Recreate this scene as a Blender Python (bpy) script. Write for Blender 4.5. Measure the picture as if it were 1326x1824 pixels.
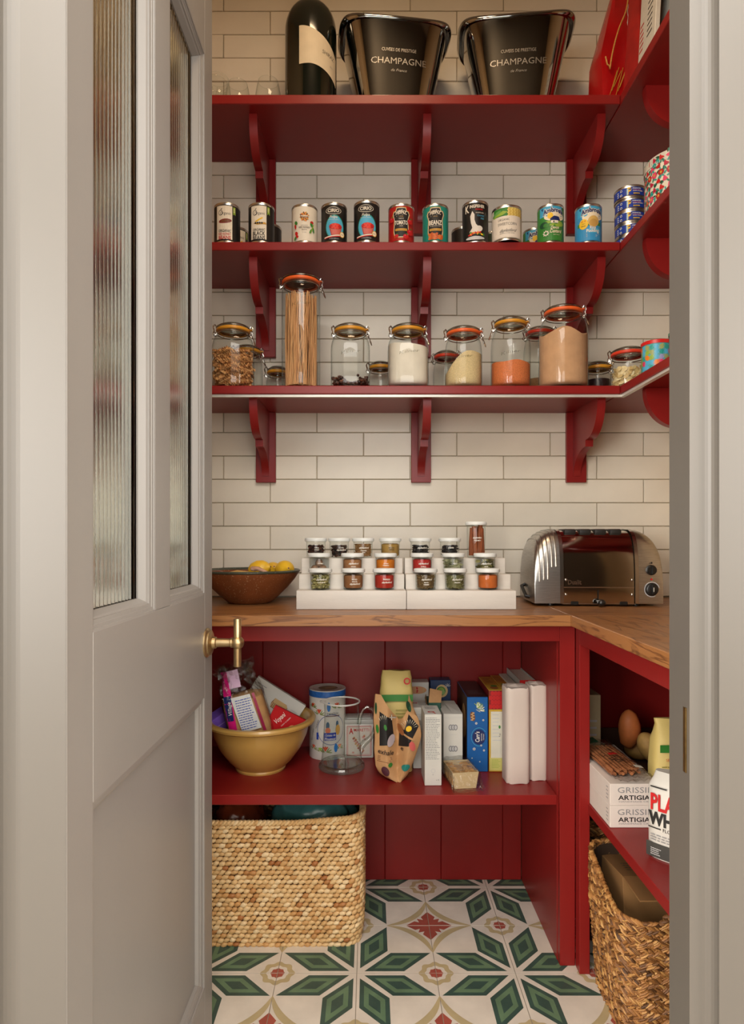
import bpy, bmesh, math, random
from mathutils import Vector, Matrix, noise
from mathutils.geometry import tessellate_polygon
for o in list(bpy.data.objects): bpy.data.objects.remove(o)
sc = bpy.context.scene
COL = sc.collection
RND = random.Random(11)
PI = math.pi
rad = math.radians
# ------------------------------------------------------------------ camera, light, exposure
F, CX, HY, HZ = 1149.0, 660.0, 958.0, 1.097        # focal length in px, vanishing point, eye height
cam = bpy.data.objects.new('camera', bpy.data.cameras.new('camera'))
COL.objects.link(cam)
cam.location = (0, 0, HZ); cam.rotation_euler = (PI/2, 0, 0)
cam.data.sensor_fit = 'AUTO'; cam.data.sensor_width = 36.0
cam.data.lens = F/1824*36
cam.data.shift_x = (663-CX)/1824; cam.data.shift_y = (HY-912)/1824
cam.data.clip_start = .02
sc.camera = cam
def area(name, loc, rot, sx, sy, power, col):
    l = bpy.data.lights.new(name, 'AREA'); l.shape = 'RECTANGLE'; l.size = sx; l.size_y = sy
    l.energy = power; l.color = col
    o = bpy.data.objects.new(name, l); COL.objects.link(o)
    o.location = loc; o.rotation_euler = rot
    return o
# daylight entering the kitchen behind the camera through its garden doors and skylight, plus two added side fills
area('garden_door_daylight', (-.1, -4.35, 1.55), (rad(90), 0, 0), 3.9, 2.5, 122, (1.0, .98, .95))
area('side_fill_right', (2.12, -1.6, 1.7), (rad(90), 0, rad(90)), 2.6, 1.8, 85, (1.0, .97, .92))  # added fill that brightens the open door's face; this wall has no window
area('side_fill_left', (-2.12, -1.8, 1.6), (rad(90), 0, rad(-90)), 2.8, 1.9, 160, (1.0, .96, .90))  # added fill for the right-hand interior and door reveal; solid wall behind it
area('skylight_daylight', (0, -.95, 2.97), (0, 0, 0), 2.6, 1.9, 84, (1.0, .97, .93))
# warm lamp in the pantry ceiling, just inside the doorway
area('pantry_ceiling_lamp', (.02, 1.12, 2.97), (0, 0, 0), .35, .35, 7.0, (1.0, .70, .42))
w = bpy.data.worlds.new('world'); sc.world = w; w.use_nodes = True
w.node_tree.nodes['Background'].inputs[0].default_value = (.9, .95, 1.0, 1)
w.node_tree.nodes['Background'].inputs[1].default_value = .25
sc.view_settings.view_transform = 'Standard'; sc.view_settings.look = 'None'
sc.view_settings.gamma = 1; sc.view_settings.use_curve_mapping = False
sc.view_settings.exposure = 0.54
sc.cycles.max_bounces = 10; sc.cycles.diffuse_bounces = 5; sc.cycles.glossy_bounces = 5
sc.cycles.transmission_bounces = 8; sc.cycles.transparent_max_bounces = 28
sc.cycles.caustics_reflective = False; sc.cycles.caustics_refractive = False
# ------------------------------------------------------------------ helpers
def at(px, Y): return (px-CX)*Y/F
def zt(py, Y): return HZ-(py-HY)*Y/F
def S(r, g, b):
    f = lambda c: (c/255/12.92) if c/255 <= .04045 else ((c/255+.055)/1.055)**2.4
    return (f(r), f(g), f(b))
def nd(nt, t, **kw):
    n = nt.nodes.new(t)
    for k, v in kw.items(): setattr(n, k, v)
    return n
_M = {}
def pm(key, col, rough=.5, metal=0., var=.06, ns=25., bump=0., bs=None, coat=0., spec=.5, sss=0., stretch=None, rnd=0., alpha=1.):
    """plain procedural material: base colour with noise variation, optional fine bump"""
    if key in _M: return _M[key]
    m = bpy.data.materials.new(key); m.use_nodes = True; nt = m.node_tree
    b = nt.nodes['Principled BSDF']; L = nt.links
    tc = nd(nt, 'ShaderNodeTexCoord'); src = tc.outputs['Object']
    if stretch:
        mp = nd(nt, 'ShaderNodeMapping'); mp.inputs['Scale'].default_value = stretch
        L.new(src, mp.inputs[0]); src = mp.outputs[0]
    nz = nd(nt, 'ShaderNodeTexNoise'); nz.inputs['Scale'].default_value = ns; nz.inputs['Detail'].default_value = 4
    L.new(src, nz.inputs['Vector'])
    rp = nd(nt, 'ShaderNodeValToRGB')
    rp.color_ramp.elements[0].position = .3; rp.color_ramp.elements[1].position = .7
    rp.color_ramp.elements[0].color = tuple(max(0, c*(1-var)) for c in col)+(1,)
    rp.color_ramp.elements[1].color = tuple(min(1, c*(1+var)) for c in col)+(1,)
    L.new(nz.outputs[0], rp.inputs[0])
    out = rp.outputs[0]
    if rnd:
        oi = nd(nt, 'ShaderNodeObjectInfo'); hs = nd(nt, 'ShaderNodeHueSaturation')
        mr = nd(nt, 'ShaderNodeMapRange'); mr.inputs[3].default_value = 1-rnd; mr.inputs[4].default_value = 1+rnd
        L.new(oi.outputs['Random'], mr.inputs[0]); L.new(mr.outputs[0], hs.inputs['Value']); L.new(out, hs.inputs['Color']); out = hs.outputs[0]
    L.new(out, b.inputs['Base Color'])
    b.inputs['Roughness'].default_value = rough; b.inputs['Metallic'].default_value = metal
    b.inputs['Specular IOR Level'].default_value = spec; b.inputs['Coat Weight'].default_value = coat
    if sss: b.inputs['Subsurface Weight'].default_value = sss; b.inputs['Subsurface Scale'].default_value = .01
    if alpha < 1: b.inputs['Alpha'].default_value = alpha
    if bump:
        n2 = nd(nt, 'ShaderNodeTexNoise'); n2.inputs['Scale'].default_value = bs or ns*4; n2.inputs['Detail'].default_value = 3
        L.new(src, n2.inputs['Vector'])
        bp = nd(nt, 'ShaderNodeBump'); bp.inputs['Strength'].default_value = bump; bp.inputs['Distance'].default_value = .002
        L.new(n2.outputs[0], bp.inputs['Height']); L.new(bp.outputs[0], b.inputs['Normal'])
    _M[key] = m; return m
def tinted(key, stops, rough=.7, bump=.3, bs=300., stretch=None):
    """material for woven strands and grains: colour picked per strand by the mesh attribute 'tint'"""
    if key in _M: return _M[key]
    m = bpy.data.materials.new(key); m.use_nodes = True; nt = m.node_tree; b = nt.nodes['Principled BSDF']; L = nt.links
    a = nd(nt, 'ShaderNodeAttribute', attribute_name='tint'); rp = nd(nt, 'ShaderNodeValToRGB')
    while len(rp.color_ramp.elements) < len(stops): rp.color_ramp.elements.new(.5)
    for e, (p, c) in zip(rp.color_ramp.elements, stops): e.position = p; e.color = c+(1,)
    L.new(a.outputs['Fac'], rp.inputs[0]); L.new(rp.outputs[0], b.inputs['Base Color']); b.inputs['Roughness'].default_value = rough
    tc = nd(nt, 'ShaderNodeTexCoord'); n2 = nd(nt, 'ShaderNodeTexNoise'); n2.inputs['Scale'].default_value = bs
    L.new(tc.outputs['Object'], n2.inputs['Vector'])
    bp = nd(nt, 'ShaderNodeBump'); bp.inputs['Strength'].default_value = bump; bp.inputs['Distance'].default_value = .002
    L.new(n2.outputs[0], bp.inputs['Height']); L.new(bp.outputs[0], b.inputs['Normal'])
    _M[key] = m; return m
def thin_glass(key, edge=(.50, .58, .54), face=(.96, .975, .965), ior=1.45, rough=.015, bump=0., power=3.0, tint_noise=0.):
    """a thin wall of glass or clear film: transparent with Fresnel reflection, darker where seen edge-on"""
    if key in _M: return _M[key]
    m = bpy.data.materials.new(key); m.use_nodes = True; nt = m.node_tree; L = nt.links
    nt.nodes.remove(nt.nodes['Principled BSDF']); out = nt.nodes['Material Output']
    lw = nd(nt, 'ShaderNodeLayerWeight'); lw.inputs[0].default_value = .5
    pw = nd(nt, 'ShaderNodeMath', operation='POWER'); pw.inputs[1].default_value = power; L.new(lw.outputs['Facing'], pw.inputs[0])
    mx = nd(nt, 'ShaderNodeMix', data_type='RGBA'); mx.inputs[6].default_value = face+(1,); mx.inputs[7].default_value = edge+(1,)
    L.new(pw.outputs[0], mx.inputs[0])
    tr = nd(nt, 'ShaderNodeBsdfTransparent'); L.new(mx.outputs[2], tr.inputs[0])
    gl = nd(nt, 'ShaderNodeBsdfGlossy'); gl.inputs['Roughness'].default_value = rough
    # Schlick reflectance, the same for both sides of the wall
    f0 = ((ior-1)/(ior+1))**2
    p5 = nd(nt, 'ShaderNodeMath', operation='POWER'); p5.inputs[1].default_value = 5; L.new(lw.outputs['Facing'], p5.inputs[0])
    fr = nd(nt, 'ShaderNodeMath', operation='MULTIPLY_ADD'); fr.inputs[1].default_value = (1-f0)*.8; fr.inputs[2].default_value = f0; L.new(p5.outputs[0], fr.inputs[0])
    if bump:
        tc = nd(nt, 'ShaderNodeTexCoord'); n2 = nd(nt, 'ShaderNodeTexNoise'); n2.inputs['Scale'].default_value = 60; n2.inputs['Detail'].default_value = 3
        L.new(tc.outputs['Object'], n2.inputs['Vector']); bp = nd(nt, 'ShaderNodeBump'); bp.inputs['Strength'].default_value = bump; bp.inputs['Distance'].default_value = .01
        L.new(n2.outputs[0], bp.inputs['Height']); L.new(bp.outputs[0], gl.inputs['Normal']); L.new(bp.outputs[0], lw.inputs['Normal'])
    ms = nd(nt, 'ShaderNodeMixShader'); L.new(fr.outputs[0], ms.inputs[0]); L.new(tr.outputs[0], ms.inputs[1]); L.new(gl.outputs[0], ms.inputs[2])
    L.new(ms.outputs[0], out.inputs[0]); _M[key] = m; return m
def solid_glass(key, col=(1, 1, 1), rough=0., ior=1.45):
    if key in _M: return _M[key]
    m = bpy.data.materials.new(key); m.use_nodes = True; b = m.node_tree.nodes['Principled BSDF']
    b.inputs['Base Color'].default_value = col+(1,); b.inputs['Roughness'].default_value = rough
    b.inputs['Transmission Weight'].default_value = 1; b.inputs['IOR'].default_value = ior
    _M[key] = m; return m

class MB:
    """collects polygons; build() links them as ONE mesh object"""
    def __init__(s): s.v = []; s.f = []; s.m = []; s.sm = []; s.t = []
    def add(s, vs, fs, mi=0, smooth=False, tint=None):
        o = len(s.v); s.v += [tuple(p) for p in vs]
        if tint is not None: s.t += [0.]*(o-len(s.t)) + [tint]*len(vs)
        for f in fs: s.f.append([i+o for i in f]); s.m.append(mi); s.sm.append(smooth)
    def box(s, x0, x1, y0, y1, z0, z1, mi=0):
        s.add([(x0,y0,z0),(x1,y0,z0),(x1,y1,z0),(x0,y1,z0),(x0,y0,z1),(x1,y0,z1),(x1,y1,z1),(x0,y1,z1)],
              [(0,3,2,1),(4,5,6,7),(0,1,5,4),(1,2,6,5),(2,3,7,6),(3,0,4,7)], mi)
    def rbox(s, x0, x1, y0, y1, z0, z1, b=.002, seg=1, mi=0, mat=None):
        bm = bmesh.new(); bmesh.ops.create_cube(bm, size=1)
        for v in bm.verts: v.co = Vector((x0+(v.co.x+.5)*(x1-x0), y0+(v.co.y+.5)*(y1-y0), z0+(v.co.z+.5)*(z1-z0)))
        if b: bmesh.ops.bevel(bm, geom=bm.edges[:], offset=b, segments=seg, affect='EDGES', profile=.5)
        bm.verts.index_update()
        vs = [(mat @ v.co if mat else v.co) for v in bm.verts]
        s.add(vs, [[v.index for v in f.verts] for f in bm.faces], mi, seg > 1); bm.free()
    def lathe(s, prof, n=32, c=(0,0), mi=0, smooth=True, tint=None):
        rings = [[(c[0]+r*math.cos(2*PI*k/n), c[1]+r*math.sin(2*PI*k/n), z) for k in range(n)] for r, z in prof]
        s.loft(rings, mi, smooth, cap0=False, cap1=False, tint=tint)
    def loft(s, rings, mi=0, smooth=True, cap0=True, cap1=True, closed=True, tint=None):
        n = len(rings[0]); vs = [p for r in rings for p in r]; fs = []
        for i in range(len(rings)-1):
            for k in range(n if closed else n-1):
                a, b = i*n+k, i*n+(k+1) % n
                fs.append((a, b, b+n, a+n))
        if cap0: fs.append(tuple(range(n-1, -1, -1)))
        if cap1: fs.append(tuple(range((len(rings)-1)*n, len(rings)*n)))
        s.add(vs, fs, mi, smooth, tint)
    def tube(s, pts, r, n=6, mi=0, closed=False, caps=True, smooth=True, tint=None):
        P = [Vector(p) for p in pts]; N = len(P); rings = []
        rr = r if isinstance(r, (list, tuple)) else [r]*N
        up = None
        for i in range(N):
            if closed: t = P[(i+1) % N]-P[i-1]
            else: t = P[min(i+1, N-1)]-P[max(i-1, 0)]
            if t.length < 1e-9: t = Vector((0,0,1))
            t.normalize()
            if up is None:
                up = Vector((0,0,1)) if abs(t.z) < .9 else Vector((1,0,0))
            a = t.cross(up)
            if a.length < 1e-6: a = t.cross(Vector((.3,.8,.1)))
            a.normalize(); b = a.cross(t); up = b
            rings.append([tuple(P[i]+rr[i]*(math.cos(2*PI*k/n)*a+math.sin(2*PI*k/n)*b)) for k in range(n)])
        if closed: rings.append(rings[0])
        s.loft(rings, mi, smooth, cap0=caps and not closed, cap1=caps and not closed, tint=tint)
    def ellipsoid(s, c, r, rot=None, nu=6, nv=4, mi=0, tint=None, wob=0.):
        vs = []; fs = []; rot = rot or Matrix.Identity(3); c = Vector(c)
        vs.append(c+rot@Vector((0,0,-r[2])))
        for j in range(1, nv):
            th = -PI/2+PI*j/nv
            for k in range(nu):
                ph = 2*PI*k/nu; q = 1+(RND.uniform(-wob, wob) if wob else 0)
                vs.append(c+rot@Vector((r[0]*math.cos(th)*math.cos(ph)*q, r[1]*math.cos(th)*math.sin(ph)*q, r[2]*math.sin(th)*q)))
        vs.append(c+rot@Vector((0,0,r[2])))
        for k in range(nu): fs.append((0, 1+(k+1) % nu, 1+k))
        for j in range(nv-2):
            for k in range(nu):
                a = 1+j*nu+k; b = 1+j*nu+(k+1) % nu; fs.append((a, b, b+nu, a+nu))
        l = len(vs)-1; o = 1+(nv-2)*nu
        for k in range(nu): fs.append((o+k, o+(k+1) % nu, l))
        s.add(vs, fs, mi, True, tint)
    def prism(s, poly, f0, f1, mi=0, smooth=False):
        """poly = 2D points; f0/f1 map a 2D point to 3D for the two ends"""
        n = len(poly); a = [f0(p) for p in poly]; b = [f1(p) for p in poly]
        tri = tessellate_polygon([[Vector((p[0], p[1], 0)) for p in poly]])
        s.add(a+b, [t for t in tri]+[(x+n, z+n, y+n) for x, y, z in tri]+[(i, (i+1) % n, (i+1) % n+n, i+n) for i in range(n)], mi, smooth)
    def build(s, name, mats, parent=None, loc=None, rot=None, sharp=40, fix=True):
        me = bpy.data.meshes.new(name); me.from_pydata(s.v, [], s.f)
        mats = mats if isinstance(mats, (list, tuple)) else [mats]
        for m in mats: me.materials.append(m)
        me.polygons.foreach_set('material_index', s.m); me.polygons.foreach_set('use_smooth', s.sm)
        if s.t:
            at_ = me.attributes.new('tint', 'FLOAT', 'POINT'); at_.data.foreach_set('value', s.t+[0.]*(len(s.v)-len(s.t)))
        if fix:
            bm = bmesh.new(); bm.from_mesh(me); bmesh.ops.recalc_face_normals(bm, faces=bm.faces[:]); bm.to_mesh(me); bm.free()
        if any(s.sm): me.set_sharp_from_angle(angle=rad(sharp))
        me.update()
        o = bpy.data.objects.new(name, me); COL.objects.link(o)
        if parent: o.parent = parent
        if loc: o.location = loc
        if rot: o.rotation_euler = rot
        return o
def tag(o, label=None, cat=None, group=None, kind=None):
    if label: o['label'] = label
    if cat: o['category'] = cat
    if group: o['group'] = group
    if kind: o['kind'] = kind
    return o
def thing(name, label, cat, loc=(0,0,0), rot=(0,0,0), group=None):
    o = bpy.data.objects.new(name, None); COL.objects.link(o); o.empty_display_size = .02
    o.location = loc; o.rotation_euler = rot
    return tag(o, label, cat, group)
def facing(X, Y): return math.atan2(-X, Y)          # turn so that local -Y looks towards the doorway
def copy_obj(o, parent=None, loc=None, rot=None):
    c = o.copy(); COL.objects.link(c)
    if parent is not None: c.parent = parent
    if loc: c.location = loc
    if rot: c.rotation_euler = rot
    return c
_TX = {}
def text2d(t, bold=0.):
    k = (t, bold)
    if k not in _TX:
        cu = bpy.data.curves.new('t', 'FONT'); cu.body = t; cu.size = 1; cu.resolution_u = 2; cu.offset = bold
        ob = bpy.data.objects.new('t', cu); me = bpy.data.meshes.new_from_object(ob)
        vs = [(v.co.x, v.co.y) for v in me.vertices]; fs = [list(p.vertices) for p in me.polygons]
        bpy.data.objects.remove(ob); bpy.data.curves.remove(cu); bpy.data.meshes.remove(me)
        if vs:
            x0 = min(v[0] for v in vs); x1 = max(v[0] for v in vs)
            vs = [(x-(x0+x1)/2, y) for x, y in vs]
            _TX[k] = (vs, fs, x1-x0)
        else: _TX[k] = ([], [], 1)
    return _TX[k]
class Art:
    """flat print laid on a surface: each call is a thin layer of ink; mapf(u, v, lift) -> point"""
    def __init__(s, mapf, off=.0003, step=.00012): s.map = mapf; s.o = off; s.st = step; s.mb = MB(); s.mats = []
    def mi(s, m):
        if m not in s.mats: s.mats.append(m)
        return s.mats.index(m)
    def put(s, vs, fs, m):
        s.mb.add([s.map(u, v, s.o) for u, v in vs], fs, s.mi(m)); s.o += s.st
    def rect(s, u0, v0, u1, v1, m, step=.006):
        n = max(1, int(abs(u1-u0)/step)); vs = []; fs = []
        for i in range(n+1):
            u = u0+(u1-u0)*i/n; vs += [(u, v0), (u, v1)]
        for i in range(n): fs.append((2*i, 2*i+2, 2*i+3, 2*i+1))
        s.put(vs, fs, m)
    def grid(s, fn, nu, nv, m):
        vs = [fn(i/nu, j/nv) for j in range(nv+1) for i in range(nu+1)]
        s.put(vs, [(j*(nu+1)+i, j*(nu+1)+i+1, (j+1)*(nu+1)+i+1, (j+1)*(nu+1)+i) for j in range(nv) for i in range(nu)], m)
    def ell(s, cu, cv, ru, rv, m, rot=0., n=16, rings=2, a0=0., a1=2*PI, r0=0.):
        vs = []; fs = []; c, q = math.cos(rot), math.sin(rot); full = abs(a1-a0-2*PI) < 1e-6
        for j in range(rings+1):
            t = r0+(1-r0)*j/rings
            for k in range(n+1):
                a = a0+(a1-a0)*k/n; x, y = ru*t*math.cos(a), rv*t*math.sin(a); vs.append((cu+x*c-y*q, cv+x*q+y*c))
        for j in range(rings):
            for k in range(n): i = j*(n+1)+k; fs.append((i, i+n+1, i+n+2, i+1))
        s.put(vs, fs, m)
    def poly(s, pts, m):
        pts = list(pts); todo = [tuple(t) for t in tessellate_polygon([[Vector((x, y, 0)) for x, y in pts]])]; mid = {}; out = []
        d = lambda a, b: math.hypot(pts[a][0]-pts[b][0], pts[a][1]-pts[b][1])
        while todo:                                     # split long triangles so that the ink follows a curved surface
            a, b, c = todo.pop()
            l, a, b, c = max((d(a, b), a, b, c), (d(b, c), b, c, a), (d(c, a), c, a, b))
            if l < .008: out.append((a, b, c)); continue
            k = (min(a, b), max(a, b))
            if k not in mid: mid[k] = len(pts); pts.append(((pts[a][0]+pts[b][0])/2, (pts[a][1]+pts[b][1])/2))
            n = mid[k]; todo += [(a, n, c), (n, b, c)]
        s.put(pts, out, m)
    def text(s, t, cu, cv, h, m, w=None, shear=0., rot=0., bold=0., arc=0., vert=False):
        vs, fs, W = text2d(t, bold); k = h/.72; kx = (w/W) if w else k; c, q = math.cos(rot), math.sin(rot); out = []
        for x, y in vs:
            X, Y = x*kx+y*k*shear, y*k-h/2
            if arc: Y += arc*(1-(2*X/(W*kx))**2)
            out.append((cu+X*c-Y*q, cv+X*q+Y*c))
        if out: s.put(out, fs, m)
    def lines(s, u0, v0, u1, v1, n, m, thick=.4, rot=0., ragged=.3, words=0):
        """rows of print too small to read"""
        vs = []; fs = []; dv = (v1-v0)/n; c, q = math.cos(rot), math.sin(rot); cu, cv = (u0+u1)/2, (v0+v1)/2
        for i in range(n):
            v = v0+dv*(i+.5); e = u1-(u1-u0)*RND.uniform(0, ragged); u = u0
            while u < e:
                wd = RND.uniform(.06, .2)*(u1-u0) if words else e-u0
                u2 = min(u+wd, e); k = len(vs)
                for a, b in ((u, v-dv*thick/2), (u2, v-dv*thick/2), (u2, v+dv*thick/2), (u, v+dv*thick/2)):
                    x, y = a-cu, b-cv; vs.append((cu+x*c-y*q, cv+x*q+y*c))
                fs.append((k, k+1, k+2, k+3)); u = u2+.03*(u1-u0)
        s.put(vs, fs, m)
    def build(s, name, parent): return s.mb.build(name, s.mats, parent, fix=False)
def on_cyl(R): return lambda u, v, o: ((R+o)*math.sin(u/R), -(R+o)*math.cos(u/R), v)
def on_plane(org, U, V, N):
    org, U, V, N = Vector(org), Vector(U), Vector(V), Vector(N)
    return lambda u, v, o: tuple(org+U*u+V*v+N*o)
def sell(a, b, e, n, z=0., cx=0., cy=0.):
    """superellipse ring"""
    out = []
    for k in range(n):
        t = 2*PI*k/n; c, s_ = math.cos(t), math.sin(t)
        out.append((cx+a*math.copysign(abs(c)**(2/e), c), cy+b*math.copysign(abs(s_)**(2/e), s_), z))
    return out
# inks and common finishes
INK = pm('ink_black', S(28, 26, 26), .5, var=.1); WHT = pm('ink_white', S(232, 228, 216), .5); CREAM = pm('ink_cream', S(226, 214, 186), .55)
RED = pm('ink_red', S(186, 24, 26), .45); DRED = pm('ink_dark_red', S(120, 20, 24), .45); BLUE = pm('ink_blue', S(30, 62, 160), .45)
SKY = pm('ink_sky_blue', S(80, 170, 205), .45); NAVY = pm('ink_navy', S(22, 38, 92), .45); GRN = pm('ink_green', S(52, 122, 48), .45)
LGRN = pm('ink_light_green', S(140, 170, 60), .45); DGRN = pm('ink_dark_green', S(24, 70, 44), .45); YEL = pm('ink_yellow', S(232, 188, 44), .45)
ORG = pm('ink_orange', S(222, 120, 36), .45); TEAL = pm('ink_teal', S(40, 150, 140), .45); BRN = pm('ink_brown', S(110, 66, 36), .5)
TAN = pm('ink_tan', S(200, 160, 110), .5); GREY = pm('ink_grey', S(130, 130, 132), .5); LGREY = pm('ink_light_grey', S(190, 190, 190), .5)
PINK = pm('ink_pink', S(214, 60, 100), .45); MAG = pm('ink_magenta', S(205, 24, 118), .4); GOLD = pm('ink_gold', S(196, 150, 60), .4)
STEEL = pm('tin_steel', (.62, .60, .56), .28, 1., var=.1, ns=60); WIRE = pm('bail_wire', (.55, .53, .50), .25, 1., var=.1)
CHROME = pm('polished_chrome', (.36, .36, .355), .07, 1., var=.03)
PAINT = pm('red_paint', S(130, 27, 25), .36, var=.05, ns=8, bump=.04, bs=220, spec=.36)
GLASS = thin_glass('jar_glass', edge=(.42, .48, .44), power=4.5)
LIDG = thin_glass('jar_lid_glass', edge=(.30, .32, .28), face=(.62, .62, .56), ior=1.7, power=2.0, rough=.05)
# ------------------------------------------------------------------ the setting
WALL_Y, WX0, WX1 = 2.085, -.74, .98
frame_m = pm('frame_paint', S(82, 78, 73), .42, var=.02, ns=3)
door_m = pm('door_paint', S(132, 128, 124), .40, var=.03, ns=3, bump=.03, bs=160)
plaster = pm('plaster', S(205, 196, 182), .8, var=.03, ns=4)
plaster_in = pm('pantry_plaster', S(206, 176, 136), .8, var=.03, ns=4)
grout = pm('grout', S(176, 164, 142), .9, var=.08, ns=90, bump=.2)
tile_m = pm('glazed_tile', S(230, 222, 206), .22, var=.035, ns=9, bump=.3, bs=22, rnd=.035, spec=.2)
def struct(name, mb, m, **k): return tag(mb.build(name, m, **k), kind='structure')
# back wall with metro tiles laid in half bond
mb = MB(); mb.box(WX0-.1, WX1+.1, WALL_Y+.006, WALL_Y+.1, 0, 3.0)
wall_back = struct('wall_back', mb, grout)
PX, PZ, G = .302, .0757, .0028
def tile_mesh(w, h):
    mb = MB(); mb.rbox(0, w, 0, .0075, 0, h, .0012, 1); return mb
tile_full = None
z0 = 1.2102-4*PZ
for r in range(0, 30):
    z = z0+r*PZ
    if z > 2.99: break
    ph = min(PZ-G, 2.999-z)
    off = (0 if (r % 2) == 0 else PX/2)
    x = -.475-PX*2+off
    # row directly above z=1.2102-PZ (854-896 px) has joints at -.475+k*PX
    if ((r-3) % 2) != 0: x = -.475-PX*2+PX/2
    else: x = -.475-PX*2
    while x < WX1:
        a, b = max(x+G/2, WX0), min(x+PX-G/2, WX1)
        if b-a > .02:
            full = b-a > PX-G-1e-4 and ph > PZ-G-1e-4
            if full and tile_full: o = copy_obj(tile_full)
            else:
                o = tile_mesh(b-a, ph).build('tile', tile_m, wall_back)
                if full: tile_full = o
            o.location = (a, WALL_Y+RND.uniform(-.0007, .0007), z+G/2)
            o.rotation_euler = (RND.uniform(-.006, .006), 0, RND.uniform(-.003, .003)); o.parent = wall_back
        x += PX
mb = MB(); mb.box(WX0-.1, WX0, .74, WALL_Y+.1, 0, 3.0); struct('wall_left', mb, plaster_in)
mb = MB(); mb.box(WX1, WX1+.1, .74, WALL_Y+.1, 0, 3.0); struct('wall_right', mb, plaster_in)
mb = MB(); mb.box(-2.3, 2.3, -4.6, WALL_Y+.1, 3.0, 3.1); struct('ceiling', mb, plaster)
# partition with the doorway, seen from the kitchen
mb = MB(); mb.box(-2.3, -.44, .69, .7405, 0, 3.0); mb.box(.44, 2.3, .69, .7405, 0, 3.0); mb.box(-.44, .44, .69, .7405, 2.33, 3.0)
struct('wall_front', mb, pm('partition_paint', S(96, 92, 86), .7, var=.03, ns=4))
# kitchen shell behind the camera: white walls over dark green panelling, window opening
mb = MB(); mb.box(-2.3, -2.2, -4.6, .74, 0, 3.0); struct('wall_kitchen_left', mb, plaster)
mb = MB(); mb.box(2.2, 2.3, -4.6, .74, 0, 3.0); struct('wall_kitchen_right', mb, plaster)
mb = MB(); mb.box(-2.2, -2.08, -4.6, -4.5, 0, 3.0); mb.box(1.88, 2.2, -4.6, -4.5, 0, 3.0); mb.box(-2.08, 1.88, -4.6, -4.5, 2.42, 3.0)
struct('wall_kitchen_rear', mb, plaster)
mb = MB()
for x0, x1 in ((-2.08, -2.03), (1.83, 1.88), (-.78, -.70), (.52, .60)): mb.box(x0, x1, -4.57, -4.53, 0, 2.42)
for z0_, z1_ in ((0, .1), (2.36, 2.42)): mb.box(-2.08, 1.88, -4.565, -4.535, z0_, z1_)
struct('window_1', mb, frame_m)
mb = MB(); mb.box(-.9, 1.3, -2.9, -2.2, 0, .86); struct('trim_kitchen_island', mb, pm('green_cabinet', S(34, 74, 60), .4))
mb = MB(); mb.box(-2.3, 2.3, -4.6, .70, -.05, -.001); struct('floor_kitchen', mb, pm('kitchen_boards', S(160, 146, 130), .45, var=.2, ns=6, stretch=(1, 8, 1)))
# patterned encaustic floor tiles, one mesh turned four ways
mb = MB(); mb.box(WX0-.1, WX1+.1, .70, WALL_Y+.1, -.06, -.003)
floor = struct('floor', mb, pm('floor_grout', S(150, 140, 126), .9))
cem = dict(rough=.42, bump=.05, bs=180)
fl = [pm('cement_white', S(212, 204, 192), var=.08, ns=14, **cem), pm('cement_dark_green', S(58, 82, 74), var=.2, ns=16, **cem),
      pm('cement_green', S(96, 124, 96), var=.16, ns=16, **cem), pm('cement_olive', S(180, 164, 126), var=.1, ns=16, **cem), pm('cement_red', S(160, 80, 68), var=.14, ns=16, **cem)]
T = .2
mb = MB(); g = .0009
mb.box(g, T-g, g, T-g, -.012, 0, 0)
lay = [.00012]
def flat(pts, mi):
    tri = tessellate_polygon([[Vector((x, y, 0)) for x, y in pts]])
    mb.add([(min(max(x, g/T), 1-g/T)*T, min(max(y, g/T), 1-g/T)*T, lay[0]) for x, y in pts], tri, mi)
def scaled(p, k):
    cx = sum(a for a, b in p)/len(p); cy = sum(b for a, b in p)/len(p); return [(cx+(a-cx)*k, cy+(b-cy)*k) for a, b in p]
petal = [(.095, .04), (.60, .04), (.965, .40), (.44, .40)]
for fl_ in (0, 1):
    p = petal if not fl_ else [(y, x) for x, y in petal]
    for k, mi in ((1, 1), (.70, 2), (.38, 1)):
        lay[0] = .00012*(1 + (1, .70, .38).index(k)); flat(scaled(p, k), mi)
lay[0] = .00012
arc_o = [(.42+.58*math.cos(t*PI/2/14), .42+.58*math.sin(t*PI/2/14)) for t in range(15)]
arc_i = [(.40+(.60-.085*math.sin(t*PI/14)**.7)*math.cos(t*PI/2/14), .40+(.60-.085*math.sin(t*PI/14)**.7)*math.sin(t*PI/2/14)) for t in range(15)]
mb.add([(x*T, y*T, .00012) for x, y in arc_o+arc_i], [(i, i+1, i+16, i+15) for i in range(14)], 3)
flat([(1, 1), (.68, 1), (.80, .90), (.865, .925), (.84, .84), (.925, .865), (.90, .80), (1, .68)], 4)
for cx_, cy_, a0 in ((1, 0, PI/2), (0, 1, -PI/2)):
    ring = lambda r, wv: [(cx_+(r+wv*math.cos(8*(a0+t*PI/2/16)))*math.cos(a0+t*PI/2/16), cy_+(r+wv*math.cos(8*(a0+t*PI/2/16)))*math.sin(a0+t*PI/2/16)) for t in range(17)]
    for r, wv, mi, lz in ((.205, .016, 3, .00012), (.135, .008, 0, .00024), (.085, .006, 4, .00036)):
        lay[0] = lz; flat([(cx_, cy_)]+ring(r, wv), mi)
ft = None
SX, SY = -.034, 1.626          # a star centre
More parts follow.
